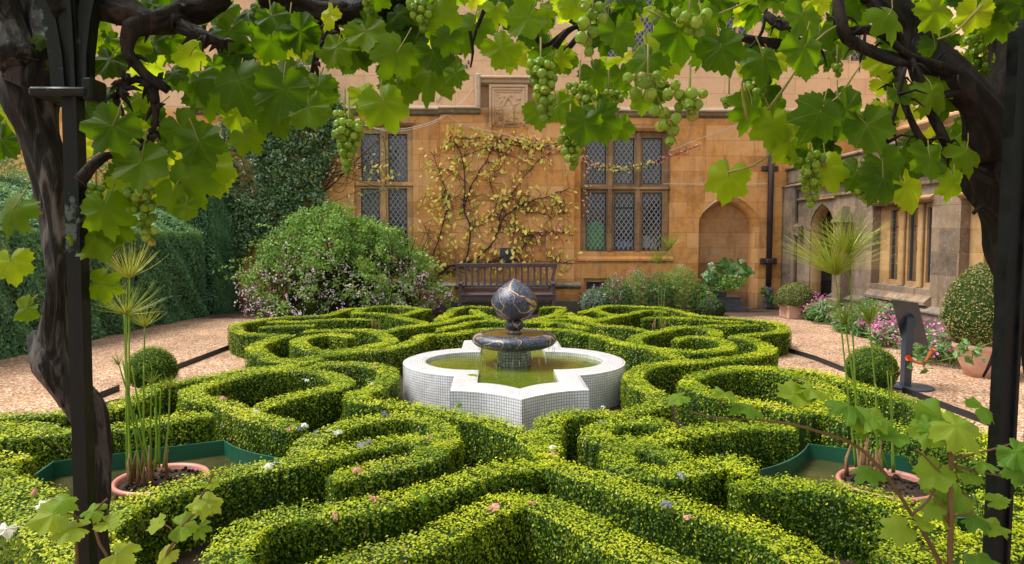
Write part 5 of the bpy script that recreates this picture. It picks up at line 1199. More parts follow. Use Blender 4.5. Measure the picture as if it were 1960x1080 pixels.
# mallow with big leaves draping over the planter
o=empty('broad_leaved_plant',(pY(1395,550,13.3).x,13.3,0),'plant with broad lobed leaves and cream flowers leaning over the lead planter','flowering plant')
mb=MB(); cc=region(85,[(1345,560),(1348,520),(1372,498),(1405,492),(1437,515),(1430,528),(1395,530),(1365,550),(1362,580),(1350,580)],13.35,.2)
LOB=[(0,-.35,0),(.45,-.42,.05),(.6,.05,.06),(.33,.2,0),(.0,.62,-.05),(-.33,.2,0),(-.6,.05,.06),(-.45,-.42,.05)]
scatter(mb,LOB,[tuple(range(8))],cc,unit(np.array((0,-.7,.6))+randdir(len(cc))*.5),randdir(len(cc))+np.array((0,0,-.5)),.14*rng.uniform(.7,1.2,len(cc)),rng.uniform(.1,.8,len(cc))); mb.build('foliage',M['herb'],o)
mb=MB(); cc=region(150,[(1362,552),(1380,528),(1425,528),(1420,545),(1390,556)],13.25,.2); cloud(mb,cc,5,.03,.05,0,(.3,1)); mb.build('trailing_foliage',M['bush'],o)
mb=MB(); cc=region(9,[(1352,505),(1366,505),(1366,525),(1352,525)],13.3,.03); cloud(mb,cc,3,.015,.045,0,(.2,1)); mb.build('flower',M['petalwhite'],o)
mb=MB(); P=smooth_path([(o.location.x-.2,13.35,0),(o.location.x-.22,13.35,.4),(o.location.x+.1,13.3,.85)],.1); mb.tube(P,.012,6); mb.build('stem',M['petiole'],o)
for x,y,l in ((1462,558,'small fern rooted at the left of the lead pipe shoe'),(1478,572,'small green weed at the right foot of the corner pipe'),(1500,600,'small dark plant at the foot of the wall near the potted dome')):
    c=pY(x,y,13.6); mb=MB(); cloud(mb,[(c.x,c.y,c.z)]*3,14,.04,.07,0,(.2,.9)); tag(mb.build('wall_weed',M['herb'],None,loc=c),l,'plant')
# ---------- fallen leaves ----------
def palm(seed,teeth=.05,deep=1.):
    r_=np.random.default_rng(seed); ang=[0,13,27,41,56,69,80,96,112,131,150,167,180]; rad=[1.0,.86,.76-.10*deep,.82,.90,.80,.74-.10*deep,.76,.80,.74,.72,.60,.16]
    A=np.concatenate([-np.array(ang)[::-1][:-1],ang]); Rr=np.concatenate([np.array(rad)[::-1][:-1],rad])
    th=np.arange(-176,180,8.); r0=np.interp(th,A,Rr)*(1+r_.normal(size=len(th))*.025); r0*=1+teeth*np.where(np.arange(len(th))%2==0,1,-1)
    return th,r0
def leafmesh(seed,curl=.3,wave=.06,deep=1.):
    r_=np.random.default_rng(seed+99); th,r0=palm(seed,.055,deep); V=[(0,0,0)]; n=len(th)
    for fr in (.5,1.):
        for t_,q in zip(th,r0):
            rr=q*fr; x=rr*math.sin(R(t_)); y=rr*math.cos(R(t_))
            z=-curl*rr*rr*.6+wave*math.sin(R(t_)*5+seed)*fr-.07*abs(math.sin(R(t_)*2.5*1.05))*fr
            V.append((x,y,z))
    tr=[(0,i+2,i+1) for i in range(n-1)]+[(0,1,n)]
    qd=[(1+i,2+i,2+i+n,1+i+n) for i in range(n-1)]
    F3=tr+[(a,b,c) for a,b,c,d in qd]+[(a,c,d) for a,b,c,d in qd]
    return np.array(V),F3
LT=[leafmesh(i,curl=[.5,.25,.9,.35,-.2,.7][i],wave=[.06,.12,.08,.15,.1,.05][i],deep=[1,0,2,1,.4,1.6][i]) for i in range(6)]
FL=[(584,812,.05,'cream','w'),(553,820,.04,'orange brown','o'),(572,817,.04,'grey purple','g'),(645,826,.045,'cream','w'),(605,826,.03,'grey','g'),(515,888,.05,'cream','w'),(428,760,.045,'salmon','o'),(587,727,.035,'cream','w'),(490,785,.03,'cream','w'),(738,791,.05,'purple brown','g'),(692,852,.045,'dark purple','g'),(704,843,.035,'grey green','g'),(684,897,.05,'salmon','o'),(717,954,.045,'pink brown','o'),(812,948,.04,'pale green','y'),(795,943,.035,'pale green','y'),(945,972,.045,'orange brown','o'),(1056,853,.035,'cream','w'),(1060,867,.03,'pink brown','o'),(1018,962,.03,'orange brown','o'),(712,732,.03,'cream','w'),(12,1012,.07,'white','w'),(82,965,.055,'white','w'),(66,937,.045,'pinkish','o'),(1305,907,.04,'grey green','g'),(1278,963,.045,'grey green','g'),(880,772,.045,'yellow green','y'),(1155,778,.03,'cream','w'),(1150,808,.02,'grey green','g'),(820,835,.03,'orange brown','o'),(1316,988,.03,'brown','o'),(640,985,.04,'brown','o'),(472,1072,.05,'pale green','y'),(1395,645,.035,'rust','o'),(718,703,.03,'rust','o')]
near={'w':'petalwhite','o':'fallenorange','g':'fallengrey','y':'young'}
M['fallenorange']=plain('fallen_orange_leaf',(.50,.24,.16),.6,.3,.3,40); M['fallengrey']=plain('fallen_grey_leaf',(.14,.15,.16),.5,.4,.3,40)
SPEC={(584,812):'pale cream leaf next to an orange brown one on the hedge left of centre',(645,826):'pale cream leaf at the start of the curved hedge left of centre',(515,888):'cream lobed leaf on the hedge corner above the lower left pond',(490,785):'small cream leaf on the near arm of the left teardrop loop',(587,727):'small cream leaf on the far side of the left teardrop loop',(712,732):'small cream leaf on the winding hedge just left of the fountain',(812,948):'pale green leaf on the long hedge near the bottom centre',(472,1072):'pale green leaf at the very bottom of the long left hedge',(795,943):'small pale green leaf beside a larger one near the bottom centre',(945,972):'bright orange brown leaf on the left arm of the bottom chevron',(1018,962):'small orange brown leaf at the tip of the bottom chevron',(12,1012):'large white leaf at the far left edge of the lower left hedge',(82,965):'white leaf on the lower left hedge beside the pond',(1305,907):'grey green leaf on the curled hedge in the right half',(1278,963):'grey green leaf on the long hedge sweeping to the bottom right'}
spots=['beside the teardrop loop hedge','left of centre','on the curved hedge left of centre','on the long hedge before the lower left pond']
for k,(x,y,s_,colr,m_) in enumerate(FL):
    p=pz(x,y,.315); V,F3=LT[k%6]; V=V*np.array((.5 if m_=='o' and k%2 else .9,1,1.6)); a=rng.uniform(0,6.28); tl=rng.uniform(-.45,.45); mb=MB()
    U_=np.array([[math.cos(a),math.sin(a),tl]]); Nn_=np.array([[rng.uniform(-.4,.4),-.35,1.]])
    scatter(mb,V,F3,[tuple(p)],Nn_,U_,s_*.68,np.array([.6]),0,True)
    e=p-Vector(np.append(unit(U_[0])[:2],0)*s_*1.3); mb.tube([tuple(p),tuple((p+e)/2+Vector((0,0,.006))),(e.x,e.y,p.z+.002)],.0013,4,var=.8)
    hd='left' if x<980 else 'right'
    where='towards the %s, %s'%('left' if x<400 else 'centre left' if x<800 else 'centre' if x<1150 else 'centre right','on the near hedges' if y>900 else 'on the middle hedges' if y>780 else 'on the hedges beside the fountain')
    # find neighbours for a distinguishing phrase
    tag(mb.build('fallen_leaf',M[near[m_]],None,loc=p),SPEC.get((x,y),'fallen %s leaf lying %s'%(colr,where)),'fallen leaf','fallen leaves on the box hedges')
for k,(x,y,zz,c_,l) in enumerate([(418,866,.078,'fallenorange','narrow orange leaf floating in the lower left pond'),(425,853,.078,'fallenorange','red brown leaf at the far edge of the lower left pond'),(955,703,.266,'autumn','yellow leaf floating in the fountain pool'),(932,728,.266,'young','pale green leaf floating at the inner edge of the fountain pool'),(1120,700,.266,'fallenorange','orange leaf floating at the right of the fountain pool'),(905,717,.33,'young','green yellow leaf on the left coping arm of the fountain'),(1586,869,.078,'petalwhite','pale leaf floating in the lower right pond'),(355,735,.01,'young','greenish leaf lying on the gravel at the left'),(1475,905,.078,'petalwhite','thin cream leaf floating near the green edge of the lower right pond')]):
    p=pz(x,y,zz); V,F3=LT[(k+2)%6]; mb=MB(); flat=V*np.array((.45 if 'narrow' in l or 'thin' in l else 1,1,.15))
    scatter(mb,flat,F3,[tuple(p)],[[.05,0,1.]],[[math.cos(k*2+.3),math.sin(k*2+.3),0]],.05,np.array([.7]),0,True)
    tag(mb.build('fallen_leaf',M[c_],None,loc=p),l,'fallen leaf','leaves lying in water and on gravel')
# ---------- pergola posts ----------
def bar(mb,P,w,d,mi=0,facing=(0,1,0)):
    P=[Vector(p) for p in P]; V=[]; m=len(P); f=Vector(facing)
    for i,p in enumerate(P):
        t_=(P[min(i+1,m-1)]-P[max(i-1,0)]).normalized(); s=t_.cross(f).normalized()*w/2; e=f.normalized()*d/2
        V+=[p-s-e,p+s-e,p+s+e,p-s+e]
    Fc=[(i*4+j,i*4+(j+1)%4,i*4+4+(j+1)%4,i*4+4+j) for i in range(m-1) for j in range(4)]+[(3,2,1,0),tuple((m-1)*4+j for j in range(4))]
    mb.raw([tuple(v) for v in V],Fc)
YP=1.5
def post(px0,px1,label,mir):
    a=pY(*px0,YP); b=pY(*px1,YP); x=(a.x+b.x)/2; tilt=(a.x-b.x)
    o=empty('pergola_post',(b.x,YP,0),label,'post','iron posts of the vine pergola')
    xt=a.x; zt=a.z
    def X(z): return b.x+(xt-b.x)*(z-b.z)/(zt-b.z)
    mb=MB(); bar(mb,[(X(0),YP,0),(X(1.0),YP,1.0),(X(zt),YP,zt)],.029,.034); mb.build('shaft',M['iron'],o)
    mb=MB(); 
    for s in (1,): bar(mb,[(X(.0)+s*.0168,YP-.010,0),(X(zt)+s*.0168,YP-.010,zt)],.007,.03)
    mb.build('edge_strip',M['iron'],o)
    if mir is not None:
        mb=MB(); z=pY(130,181,YP).z; mb.cbox((X(z)-.072,YP-.035,z-.009),(X(z)+.045,YP+.035,z+.009),.004); mb.cbox((X(z)+.035,YP-.03,z-.016),(X(z)+.056,YP+.03,z+.03),.004); mb.build('cap_plate',M['iron'],o)
        for k,(dx,dy,w) in enumerate(((-.20,.0,.034),(.0,-.05,.04),(.20,.02,.036),(.07,.22,.03))):
            mb=MB(); P=[(X(z)+dx*t_*t_*1.0+(.022*np.sign(dx)),YP+dy*t_*t_,z+.012+t_*.55) for t_ in np.linspace(0,1,9)]; bar(mb,P,w,.022); bar(mb,[(p[0]+.012,p[1]-.014,p[2]) for p in P],.008,.01); mb.build('arch_rib',M['iron'],o)
    return o
zc=pY(140,181,YP)
post((140,182),(165,1040),'black iron pergola post on the left with flaking paint',1)
post((1952,60),(1903,1040),'black iron pergola post at the right edge',None)
# ---------- old vines ----------
def trunkpath(px): return [pY(x,y,Y) for x,y,Y in px]
vl=empty('grapevine',(pY(175,1080,1.62).x,1.62,0),'old gnarled grapevine with grey bark on the left pergola post','grapevine')
def limb(mb,px,r0,r1=None,rough=.22,ridge=.2,seed=1,n=44,twist=2.,radii=None):
    P=smooth_path(trunkpath(px),.02); m=len(P); r=np.interp(np.linspace(0,1,m),np.linspace(0,1,len(radii)),radii) if radii else np.linspace(r0,r1,m)
    k=np.arange(m); P=P+.006*np.stack([np.sin(k*.31+seed),np.sin(k*.23+seed*2),np.sin(k*.4)*.5],1)*min(1,r0/.02 if r0 else 1)
    mb.tube(P,r,n,rough=rough,ridge=ridge,seed=seed,twist=twist)
mb=MB()
limb(mb,[(225,1200,1.63),(190,1090,1.63),(182,950,1.60),(178,860,1.60),(166,780,1.60),(122,690,1.60),(112,600,1.60),(114,500,1.60),(106,400,1.61),(96,320,1.62),(70,240,1.62),(50,170,1.62),(40,90,1.64),(30,-40,1.7)],.06,radii=[.042,.034,.026,.024,.028,.034,.030,.028,.030,.034,.042,.048,.050,.050],seed=2)
limb(mb,[(75,640,1.60),(100,700,1.58),(128,770,1.60)],.0,radii=[.02,.03,.02],seed=5,n=14)
limb(mb,[(62,180,1.6),(100,110,1.62),(90,40,1.66),(110,-60,1.7)],.05,.045,seed=3)
limb(mb,[(20,120,1.55),(10,40,1.6),(-10,-60,1.6)],.04,.04,seed=8)
mb.build('trunk',M['bark'],vl,True)
mb=MB()
B=[([(100,20,1.7),(180,10,1.72),(260,30,1.75),(300,40,1.75),(360,15,1.78),(430,-10,1.8)],.034,.026),
 ([(350,20,1.75),(300,45,1.74),(255,60,1.72),(245,100,1.72),(262,128,1.72),(285,150,1.73),(320,172,1.74)],.022,.008),
 ([(340,45,1.76),(380,65,1.74),(410,78,1.72),(432,88,1.72)],.018,.008),
 ([(285,150,1.73),(296,190,1.73),(295,235,1.72),(285,285,1.72)],.011,.004),
 ([(262,150,1.72),(235,165,1.7),(220,190,1.7)],.007,.003),
 ([(500,-10,1.9),(560,10,1.9),(620,25,1.9),(700,12,1.9),(750,30,1.92),(790,68,1.92)],.030,.012),
 ([(640,20,1.9),(630,60,1.88),(610,105,1.86),(600,140,1.86)],.013,.004),
 ([(600,15,1.9),(680,20,1.9),(760,5,1.92),(790,-20,1.92)],.034,.034),
 ([(155,345,1.6),(180,318,1.62),(205,300,1.65),(222,302,1.66),(245,315,1.66)],.012,.004),
 ([(900,60,1.85),(905,100,1.85),(900,130,1.85)],.004,.002),([(925,20,1.85),(910,60,1.85),(903,90,1.85)],.005,.002),
 ([(1060,90,1.8),(1085,60,1.8),(1110,50,1.8)],.008,.005),
 ([(285,285,1.72),(290,262,1.72),(330,235,1.75)],.004,.002)]
B=[([(x,y,Y-.20) for x,y,Y in px],a*.88,b_*.88) for px,a,b_ in B]
for i,(px,a,b_) in enumerate(B):
    mb=MB(); limb(mb,px,a,b_,rough=.5,ridge=.28,seed=i+3,n=18,twist=7)
    mb.build('branch',M['bark2'],vl,True)
mb=MB()
for i in range(150):   # ragged spurs
    px,a,b_=B[rng.integers(0,8)]; P=trunkpath(px); k=rng.integers(0,len(P)-1); p=P[k].lerp(P[k+1],rng.random()); d=Vector(rng.normal(size=3)).normalized()*rng.uniform(.015,.05)
    mb.tube([p,p+d*.6,p+d+Vector((0,0,-.01))],[.007,.005,.001],5,rough=.3)
mb.build('spur',M['bark2'],vl,True)
vr=empty('grapevine',(pY(1955,1080,1.7).x,1.7,0),'old dark grapevine leaning in from the right edge','grapevine')
mb=MB()
limb(mb,[(2010,1200,1.75),(2000,900,1.75),(1985,700,1.72),(1960,560,1.70),(1940,470,1.68),(1928,400,1.66),(1918,330,1.66),(1912,260,1.66),(1935,160,1.68),(1955,60,1.7),(1965,-60,1.7)],.05,radii=[.05,.045,.04,.030,.028,.042,.058,.066,.064,.060,.058],seed=4)
limb(mb,[(1905,300,1.64),(1880,220,1.62),(1840,160,1.62),(1790,110,1.64),(1740,60,1.68),(1700,20,1.7),(1660,-30,1.75)],.046,.03,seed=6)
limb(mb,[(1720,20,1.7),(1690,-10,1.72),(1650,-10,1.75)],.03,.03,seed=7)
limb(mb,[(1912,470,1.60),(1906,560,1.58),(1912,640,1.58),(1900,690,1.58),(1885,722,1.58)],.01,.003,seed=12,n=10)
mb.build('trunk',M['bark2'],vr,True)
mb=MB()
B2=[([(1850,150,1.6),(1740,110,1.6),(1680,60,1.6),(1620,60,1.62),(1560,90,1.66),(1500,85,1.7)],.012,.006),
 ([(1600,-10,1.62),(1612,60,1.6),(1635,85,1.6),(1700,110,1.6),(1740,120,1.6)],.012,.012),
 ([(1740,110,1.6),(1760,160,1.58),(1790,230,1.58),(1830,300,1.6),(1880,330,1.62)],.010,.010),
 ([(1715,130,1.6),(1730,200,1.58),(1760,260,1.58),(1800,300,1.58)],.007,.007),
 ([(1730,130,1.56),(1712,220,1.55),(1700,250,1.55),(1692,288,1.55)],.0045,.0045),
 ([(1540,40,1.66),(1500,50,1.68),(1470,30,1.7)],.014,.008),([(1500,85,1.7),(1440,78,1.72),(1400,70,1.74)],.012,.006),
 ([(1610,240,1.62),(1660,236,1.62),(1710,242,1.62)],.010,.006),([(1780,190,1.6),(1830,180,1.6),(1880,200,1.62)],.010,.012),
 ([(1080,100,1.7),(1110,60,1.7),(1090,40,1.7)],.007,.006),([(1020,60,1.72),(1040,90,1.72),(1085,60,1.72)],.005,.005),
 ([(1470,-10,1.7),(1460,60,1.7),(1430,100,1.7)],.004,.003),([(1900,350,1.6),(1860,330,1.58),(1820,290,1.58),(1790,290,1.58)],.008,.004),
 ([(1908,420,1.6),(1880,395,1.6),(1862,410,1.6)],.006,.004)]
for i,(px,a,b_) in enumerate(B2):
    mb=MB(); limb(mb,px,a,b_,rough=.42,ridge=.2,seed=i+30,n=14,twist=7)
    mb.build('branch',M['bark2'],vr,True)
mb=MB()
for i in range(70):
    px,a,b_=B2[rng.integers(0,6)]; P=trunkpath(px); k=rng.integers(0,len(P)-1); p=P[k].lerp(P[k+1],rng.random()); d=Vector(rng.normal(size=3)).normalized()*rng.uniform(.02,.06)
    mb.tube([p,p+d*.6,p+d+Vector((0,0,-.015))],[.005,.003,.001],5)
mb.build('spur',M['bark2'],vr,True)
# ---------- vine foliage ----------
BX=np.array([-60,0,60,130,165,200,260,300,350,400,430,470,500,560,620,680,720,780,830,870,905,960,1000,1040,1090,1140,1190,1240,1300,1360,1420,1460,1520,1580,1650,1700,1760,1830,1880,1960,2020])
BYY=np.array([330,300,260,210,350,410,440,420,380,330,300,250,235,225,225,215,195,170,160,95,80,150,150,170,235,265,190,205,215,200,215,240,290,345,365,365,365,355,290,250,250])
GAPS=[(905,120,48,34),(700,140,22,22),(830,200,60,40),(890,25,20,18),(1020,150,14,40),(1105,75,16,22),(1420,75,12,10),(1340,150,22,22),(1385,165,16,18),(1625,145,24,20),(1570,160,14,18),(1645,115,14,12),(1715,250,16,20),(235,150,10,8),(250,115,10,8),(330,330,18,14),(375,250,50,35),(200,250,12,22),(1600,320,26,14),(1815,30,20,26),(1840,60,14,14),(1650,290,20,14),(500,140,14,14),(660,60,8,8),(730,90,22,16),(1225,80,18,28),(1172,100,14,18),(1300,170,18,12)]
def addleaves(mb,pts,size,tip,facing,var,seedk):
    pts=np.asarray(pts,float); n=len(pts)
    for t_ in range(6):
        s=np.arange(n)%6==t_
        if s.any():
            V,F3=LT[t_]; scatter(mb,V,F3,pts[s],facing[s],tip[s],size[s],var[s],0,True)
    # leaf stalks
    for i in range(n):
        u=tip[i]/np.linalg.norm(tip[i]); p=pts[i]; L=size[i]*rng.uniform(.8,1.3); e=p-u*L*.5+np.array((rng.uniform(-.5,.5),rng.uniform(.1,.7),.45))*L*.6
        mb.tube([p,(p+e)/2+rng.normal(size=3)*.003,e],[.0011,.0013,.0016],4,mi=1,cap=False)
pts=[];sz=[];tp=[];fc=[];vv=[]
# leaves that can be told apart, placed one by one: x,y, size px (tip length), tip direction (deg, 0 down, + to the right), depth, tone
HL=[(735,195,58,25,1.45,.62),(762,165,46,10,1.6,.40),(825,135,60,-10,1.6,.45),(700,185,40,-60,1.5,.8),(1395,338,52,-15,1.5,.75),(540,170,62,-5,1.5,.28),(455,155,68,15,1.5,.30),(520,205,60,20,1.55,.35),(590,205,50,20,1.5,.42),(610,165,42,0,1.55,.4),(215,240,60,-30,1.4,.3),(270,310,62,5,1.45,.4),(360,340,60,10,1.45,.45),(395,320,60,25,1.5,.7),(410,330,45,35,1.55,.85),(200,400,55,15,1.45,.55),(215,430,45,60,1.5,.5),(185,455,55,30,1.5,.5),(25,400,52,-25,1.4,.45),(20,500,45,10,1.45,.75),(50,590,34,-50,1.5,.5),(190,545,40,70,1.5,.6),(380,270,55,30,1.45,.3),(345,245,50,25,1.5,.35),(405,180,50,-20,1.6,.5),(470,260,40,40,1.6,.5),
(1120,235,46,-10,1.4,.35),(1145,225,52,15,1.45,.30),(1190,240,34,20,1.5,.5),(1070,200,40,20,1.5,.55),(1030,215,38,5,1.6,.5),(1085,190,36,-30,1.6,.85),(1240,110,50,-25,1.4,.4),(1300,60,60,20,1.4,.35),(1180,60,50,10,1.5,.4),(1140,140,40,30,1.6,.35),(960,90,48,30,1.6,.7),(905,50,50,-20,1.65,.5),(980,100,42,0,1.7,.9),(1010,35,48,-40,1.6,.55),(1570,215,62,-30,1.4,.3),(1480,235,52,-5,1.5,.7),(1510,275,45,-40,1.5,.75),(1440,205,50,-10,1.5,.45),(1620,210,60,40,1.45,.3),(1660,240,58,20,1.45,.4),(1535,290,36,35,1.5,.35),(1580,320,52,20,1.5,.8),(1640,330,46,-30,1.5,.35),(1690,340,52,-25,1.45,.25),(1735,355,52,10,1.5,.85),(1690,310,45,40,1.5,.3),(1700,355,34,-20,1.5,.35),(1825,350,40,0,1.5,.7),(1780,300,52,-10,1.5,.4),(1850,290,45,10,1.55,.6),(1540,90,55,10,1.35,.45),(1535,30,50,-20,1.4,.4),(1700,30,50,10,1.5,.5),(1800,160,40,-10,1.6,.6),(1790,20,48,20,1.6,.75),(510,90,40,-10,1.7,1.),(578,85,28,0,1.7,1.),(440,60,44,0,1.6,.3),(560,50,50,10,1.6,.4),(645,90,46,-15,1.6,.5),(700,60,48,10,1.6,.6),(760,100,55,-30,1.55,.5),(840,30,50,20,1.6,.7),(520,30,40,30,1.6,.3),(380,150,45,10,1.6,.35),(1460,110,50,0,1.45,.35),(1380,90,55,20,1.4,.3),(1340,30,50,0,1.4,.4),(1910,20,40,0,1.9,.5),(1230,190,30,0,1.5,.6),(870,140,30,20,1.5,.4),(240,350,38,-40,1.5,.8),(300,345,44,50,1.55,.8),(330,370,40,0,1.45,.55),(355,395,30,0,1.45,.5),(255,385,26,-10,1.5,.75)]
for x,y,s,d,Y,tone in HL:
    p=pY(x,y,Y); u=R(d); k=s/F*Y*1.0
    t_=np.array((math.sin(u),rng.uniform(-.25,.15),-math.cos(u))); f_=unit(np.array((rng.uniform(-.35,.35),-1.,rng.uniform(-.1,.5))))
    pts.append(tuple(p)); sz.append(k*1.05); tp.append(t_); fc.append(f_); vv.append(tone)
nh=len(pts)
def allowed(x,y,m):
    if y>np.interp(x,BX,BYY)-m: return False
    for gx,gy,a,b_ in GAPS:
        if ((x-gx)/(a+m*.55))**2+((y-gy)/(b_+m*.55))**2<1: return False
    return True
cnt=0
while cnt<700:
    x=rng.uniform(-80,2040); y=rng.uniform(-170,400); 
    Y=rng.uniform(1.55,2.4); s=rng.uniform(.038,.062); spx=s*F/Y
    if not allowed(x,y,spx*.62): continue
    p=pY(x,y,Y); u=rng.normal()*.7; pts.append(tuple(p)); sz.append(s); tp.append(np.array((math.sin(u),rng.uniform(-.5,.3),-math.cos(u)))); fc.append(unit(np.array((rng.normal()*.45,-1.,rng.normal()*.45+.15)))); vv.append(np.clip(rng.choice([rng.uniform(.02,.35),rng.uniform(.3,.65),rng.uniform(.75,1)],p=[.52,.28,.20]),0,1)); cnt+=1
cnt=0
while cnt<290:
    x=rng.uniform(-80,2040); y=rng.uniform(-160,110)-(30 if 780<x<1000 else 0); Y=rng.uniform(1.7,2.6); s=rng.uniform(.045,.065)
    if any(((x-g[0])/(g[2]+14))**2+((y-g[1])/(g[3]+14))**2<1 for g in GAPS): continue
    u=rng.normal()*.8; pts.append(tuple(pY(x,y,Y))); sz.append(s); tp.append(np.array((math.sin(u),rng.uniform(-.5,.3),-math.cos(u)))); fc.append(unit(np.array((rng.normal()*.45,-1.,rng.normal()*.45+.15)))); vv.append(rng.choice([rng.uniform(0,.3),rng.uniform(.7,1)],p=[.65,.35])); cnt+=1
# roof of the pergola above and behind the viewer: unseen leaves, thickened for shade
for i in range(1250):
    x=rng.uniform(-2.6,2.8); y=rng.uniform(-2.6,1.9); z=2.28+.25*math.cos(x*.9)+rng.uniform(-.08,.25); 
    pts.append((x,y,z)); sz.append(rng.uniform(.06,.09)); tp.append(unit(np.array((rng.normal(),rng.normal(),-.5)))); fc.append(unit(np.array((rng.normal()*.4,rng.normal()*.4,1.)))); vv.append(rng.random())
pts=np.array(pts);sz=np.array(sz);tp=np.array(tp);fc=np.array(fc);vv=np.array(vv); left=pts[:,0]<.25
for msk,par in ((left,vl),(~left,vr)):
    mb=MB(); addleaves(mb,pts[msk],sz[msk],tp[msk],fc[msk],vv[msk],0); mb.build('foliage',[M['vine'],M['petiole']],par,True)
# green shoots between leaves
mb=MB()
for px in ([(1320,60),(1370,30),(1430,5)],[(1470,210),(1500,170),(1560,80),(1600,50)],[(1340,60),(1300,50),(1240,20)],[(1880,10),(1830,60),(1795,75)],[(1395,330),(1440,318),(1475,295)],[(1560,210),(1600,190),(1650,120)],[(1430,230),(1420,160),(1440,120)]):
    P=smooth_path([pY(x,y,1.48) for x,y in px],.02); mb.tube(P,np.linspace(.0035,.002,len(P)),6)
mb.build('shoot',M['petiole'],vr,True)
# ---------- grapes ----------
def ico(n=10,m=6):
    V=[(0,0,1)]+[(math.sin(math.pi*i/m)*math.cos(2*math.pi*j/n),math.sin(math.pi*i/m)*math.sin(2*math.pi*j/n),math.cos(math.pi*i/m)) for i in range(1,m) for j in range(n)]+[(0,0,-1)]
    Fq=[(1+i*n+j,1+i*n+(j+1)%n,1+(i+1)*n+(j+1)%n,1+(i+1)*n+j) for i in range(m-2) for j in range(n)]
    Ft=[(0,1+(j+1)%n,1+j) for j in range(n)]+[(len(V)-1,1+(m-2)*n+j,1+(m-2)*n+(j+1)%n) for j in range(n)]
    T=[(a,c,b) for a,b,c,d in Fq]+[(a,d,c) for a,b,c,d in Fq]+Ft
    return np.array(V),T
IV,IF=ico()
def bunch(x0,y0,x1,y1,wpx,rpx,n,Y,par,label,sparse=False):
    a=pY(x0,y0,Y); b_=pY(x1,y1,Y); r=rpx/F*Y; w=wpx/F*Y/2; P=[];tr=0
    while len(P)<n and tr<6000:
        tr+=1; t_=rng.random(); ww=w*(1-.75*t_)*(.55+.45*math.sin(min(1,t_*3+.25)*1.57)); an=rng.uniform(0,6.28); q=math.sqrt(rng.random())
        p=np.array(a.lerp(b_,t_))+np.array((math.cos(an)*q*ww,math.sin(an)*q*ww*.8,0))
        if all(np.linalg.norm(p-o_)>r*(1.45 if not sparse else 1.9) for o_ in P): P.append(p)
    P=np.array(P); mb=MB(); n=len(P); scatter(mb,IV,IF,P,randdir(n),randdir(n),r*rng.uniform(.82,1.1,n),np.clip(rng.beta(2,2,n)*.8+(rng.random(n)<.04)*.5,0,1))
    ax=[a+Vector((0,0,.05)),a,a.lerp(b_,.5),b_]; mb.tube(ax,[.0022,.002,.0016,.001],5,mi=1)
    for p in P: 
        t_=np.clip((a.z-p[2])/(a.z-b_.z+1e-6)-.08,0,1); c_=a.lerp(b_,float(t_)); mb.tube([tuple(c_),tuple(p)],.0009,3,mi=1,cap=False)
    return tag(mb.build('grape_bunch',[M['grape'],M['petiole']],par,True),label)
bunch(668,235,664,325,60,8.5,38,1.35,vl,'long bunch hanging in front of the left window')
bunch(660,215,655,245,40,7,14,1.5,vl,None)
bunch(268,352,285,465,62,8,38,1.5,vl,'bunch hanging beside the left post'); bunch(185,358,180,425,36,8,12,1.5,vl,None)
bunch(865,80,872,135,44,6,20,1.7,vl,None); bunch(800,0,815,60,50,8,18,1.6,vl,None)
bunch(1035,120,1048,232,58,9.5,40,1.4,vr,'bunch hanging beside the carved panel'); bunch(1092,245,1098,328,48,8.5,32,1.45,vr,'bunch hanging at the left edge of the right window')
bunch(1110,160,1130,215,60,7.5,22,1.5,vr,None); bunch(1165,175,1190,195,50,6,14,1.6,vr,None)
bunch(1135,10,1120,110,64,11.5,20,1.2,vr,'large bunch close to the viewer at top centre',True)
bunch(1240,140,1295,275,105,11.5,19,1.2,vr,'loose bunch of big grapes right of centre',True); bunch(1320,180,1315,225,70,11.5,11,1.2,vr,None,True)
bunch(1320,20,1330,70,80,11,9,1.2,vr,None,True)
bunch(1550,295,1552,392,66,7.5,34,1.5,vr,'bunch hanging before the small arched doorway'); bunch(1445,150,1438,235,52,7.5,26,1.6,vr,None); bunch(1395,185,1390,205,30,6,9,1.6,vr,None)
bunch(1880,50,1885,135,80,9,30,1.8,vr,None); bunch(1645,362,1660,385,40,8,10,1.5,vr,None); bunch(1602,125,1606,145,22,6,6,1.7,vr,None); bunch(700,-10,705,20,30,7,8,1.6,vl,None)
# ---------- young vine shoots ----------
def youngvine(name,stems,leaves,label,Y,redst='redstem',loc=None):
    b=pY(stems[0][0][0][0],stems[0][0][0][1],Y); o=empty(name,(b.x,b.y,0),label,'young vine'); mb=MB()
    for px,a,b_,dy in stems:
        P=smooth_path([pY(q[0],q[1],Y+dy) for q in px],.02); mb.tube(P,np.linspace(a,b_,len(P)),8,rough=.06)
    mb.build('stem',M[redst],o,True)
    for i,(x,y,s,d,el,tone,dy) in enumerate(leaves):
        mb=MB(); p=pY(x,y,Y+dy); k=s/F*Y*.76; u=R(d); V,F3=LT[(i*5+1)%6]
        # el: 1 lies flat (seen from above), 0 stands facing the viewer
        t_=np.array((math.sin(u),-.5*el,-math.cos(u)*(1-.6*el))); f_=unit(np.array((rng.uniform(-.4,.4),-.8+.6*el+rng.uniform(-.2,.2),.3+1.1*el)))
        scatter(mb,V,F3,[tuple(p)],[f_],[t_],k,np.array([tone]),0,True)
        e=np.array(p)-unit(t_)*k*.25+np.array((0,.01,-k*.75)); mb.tube([tuple(p),tuple((np.array(p)+e)/2),tuple(e)],[.0009,.0011,.0014],4,mi=1)
        mb.build('leaf',[M['young'],M['redstem']],o,True)
    return o
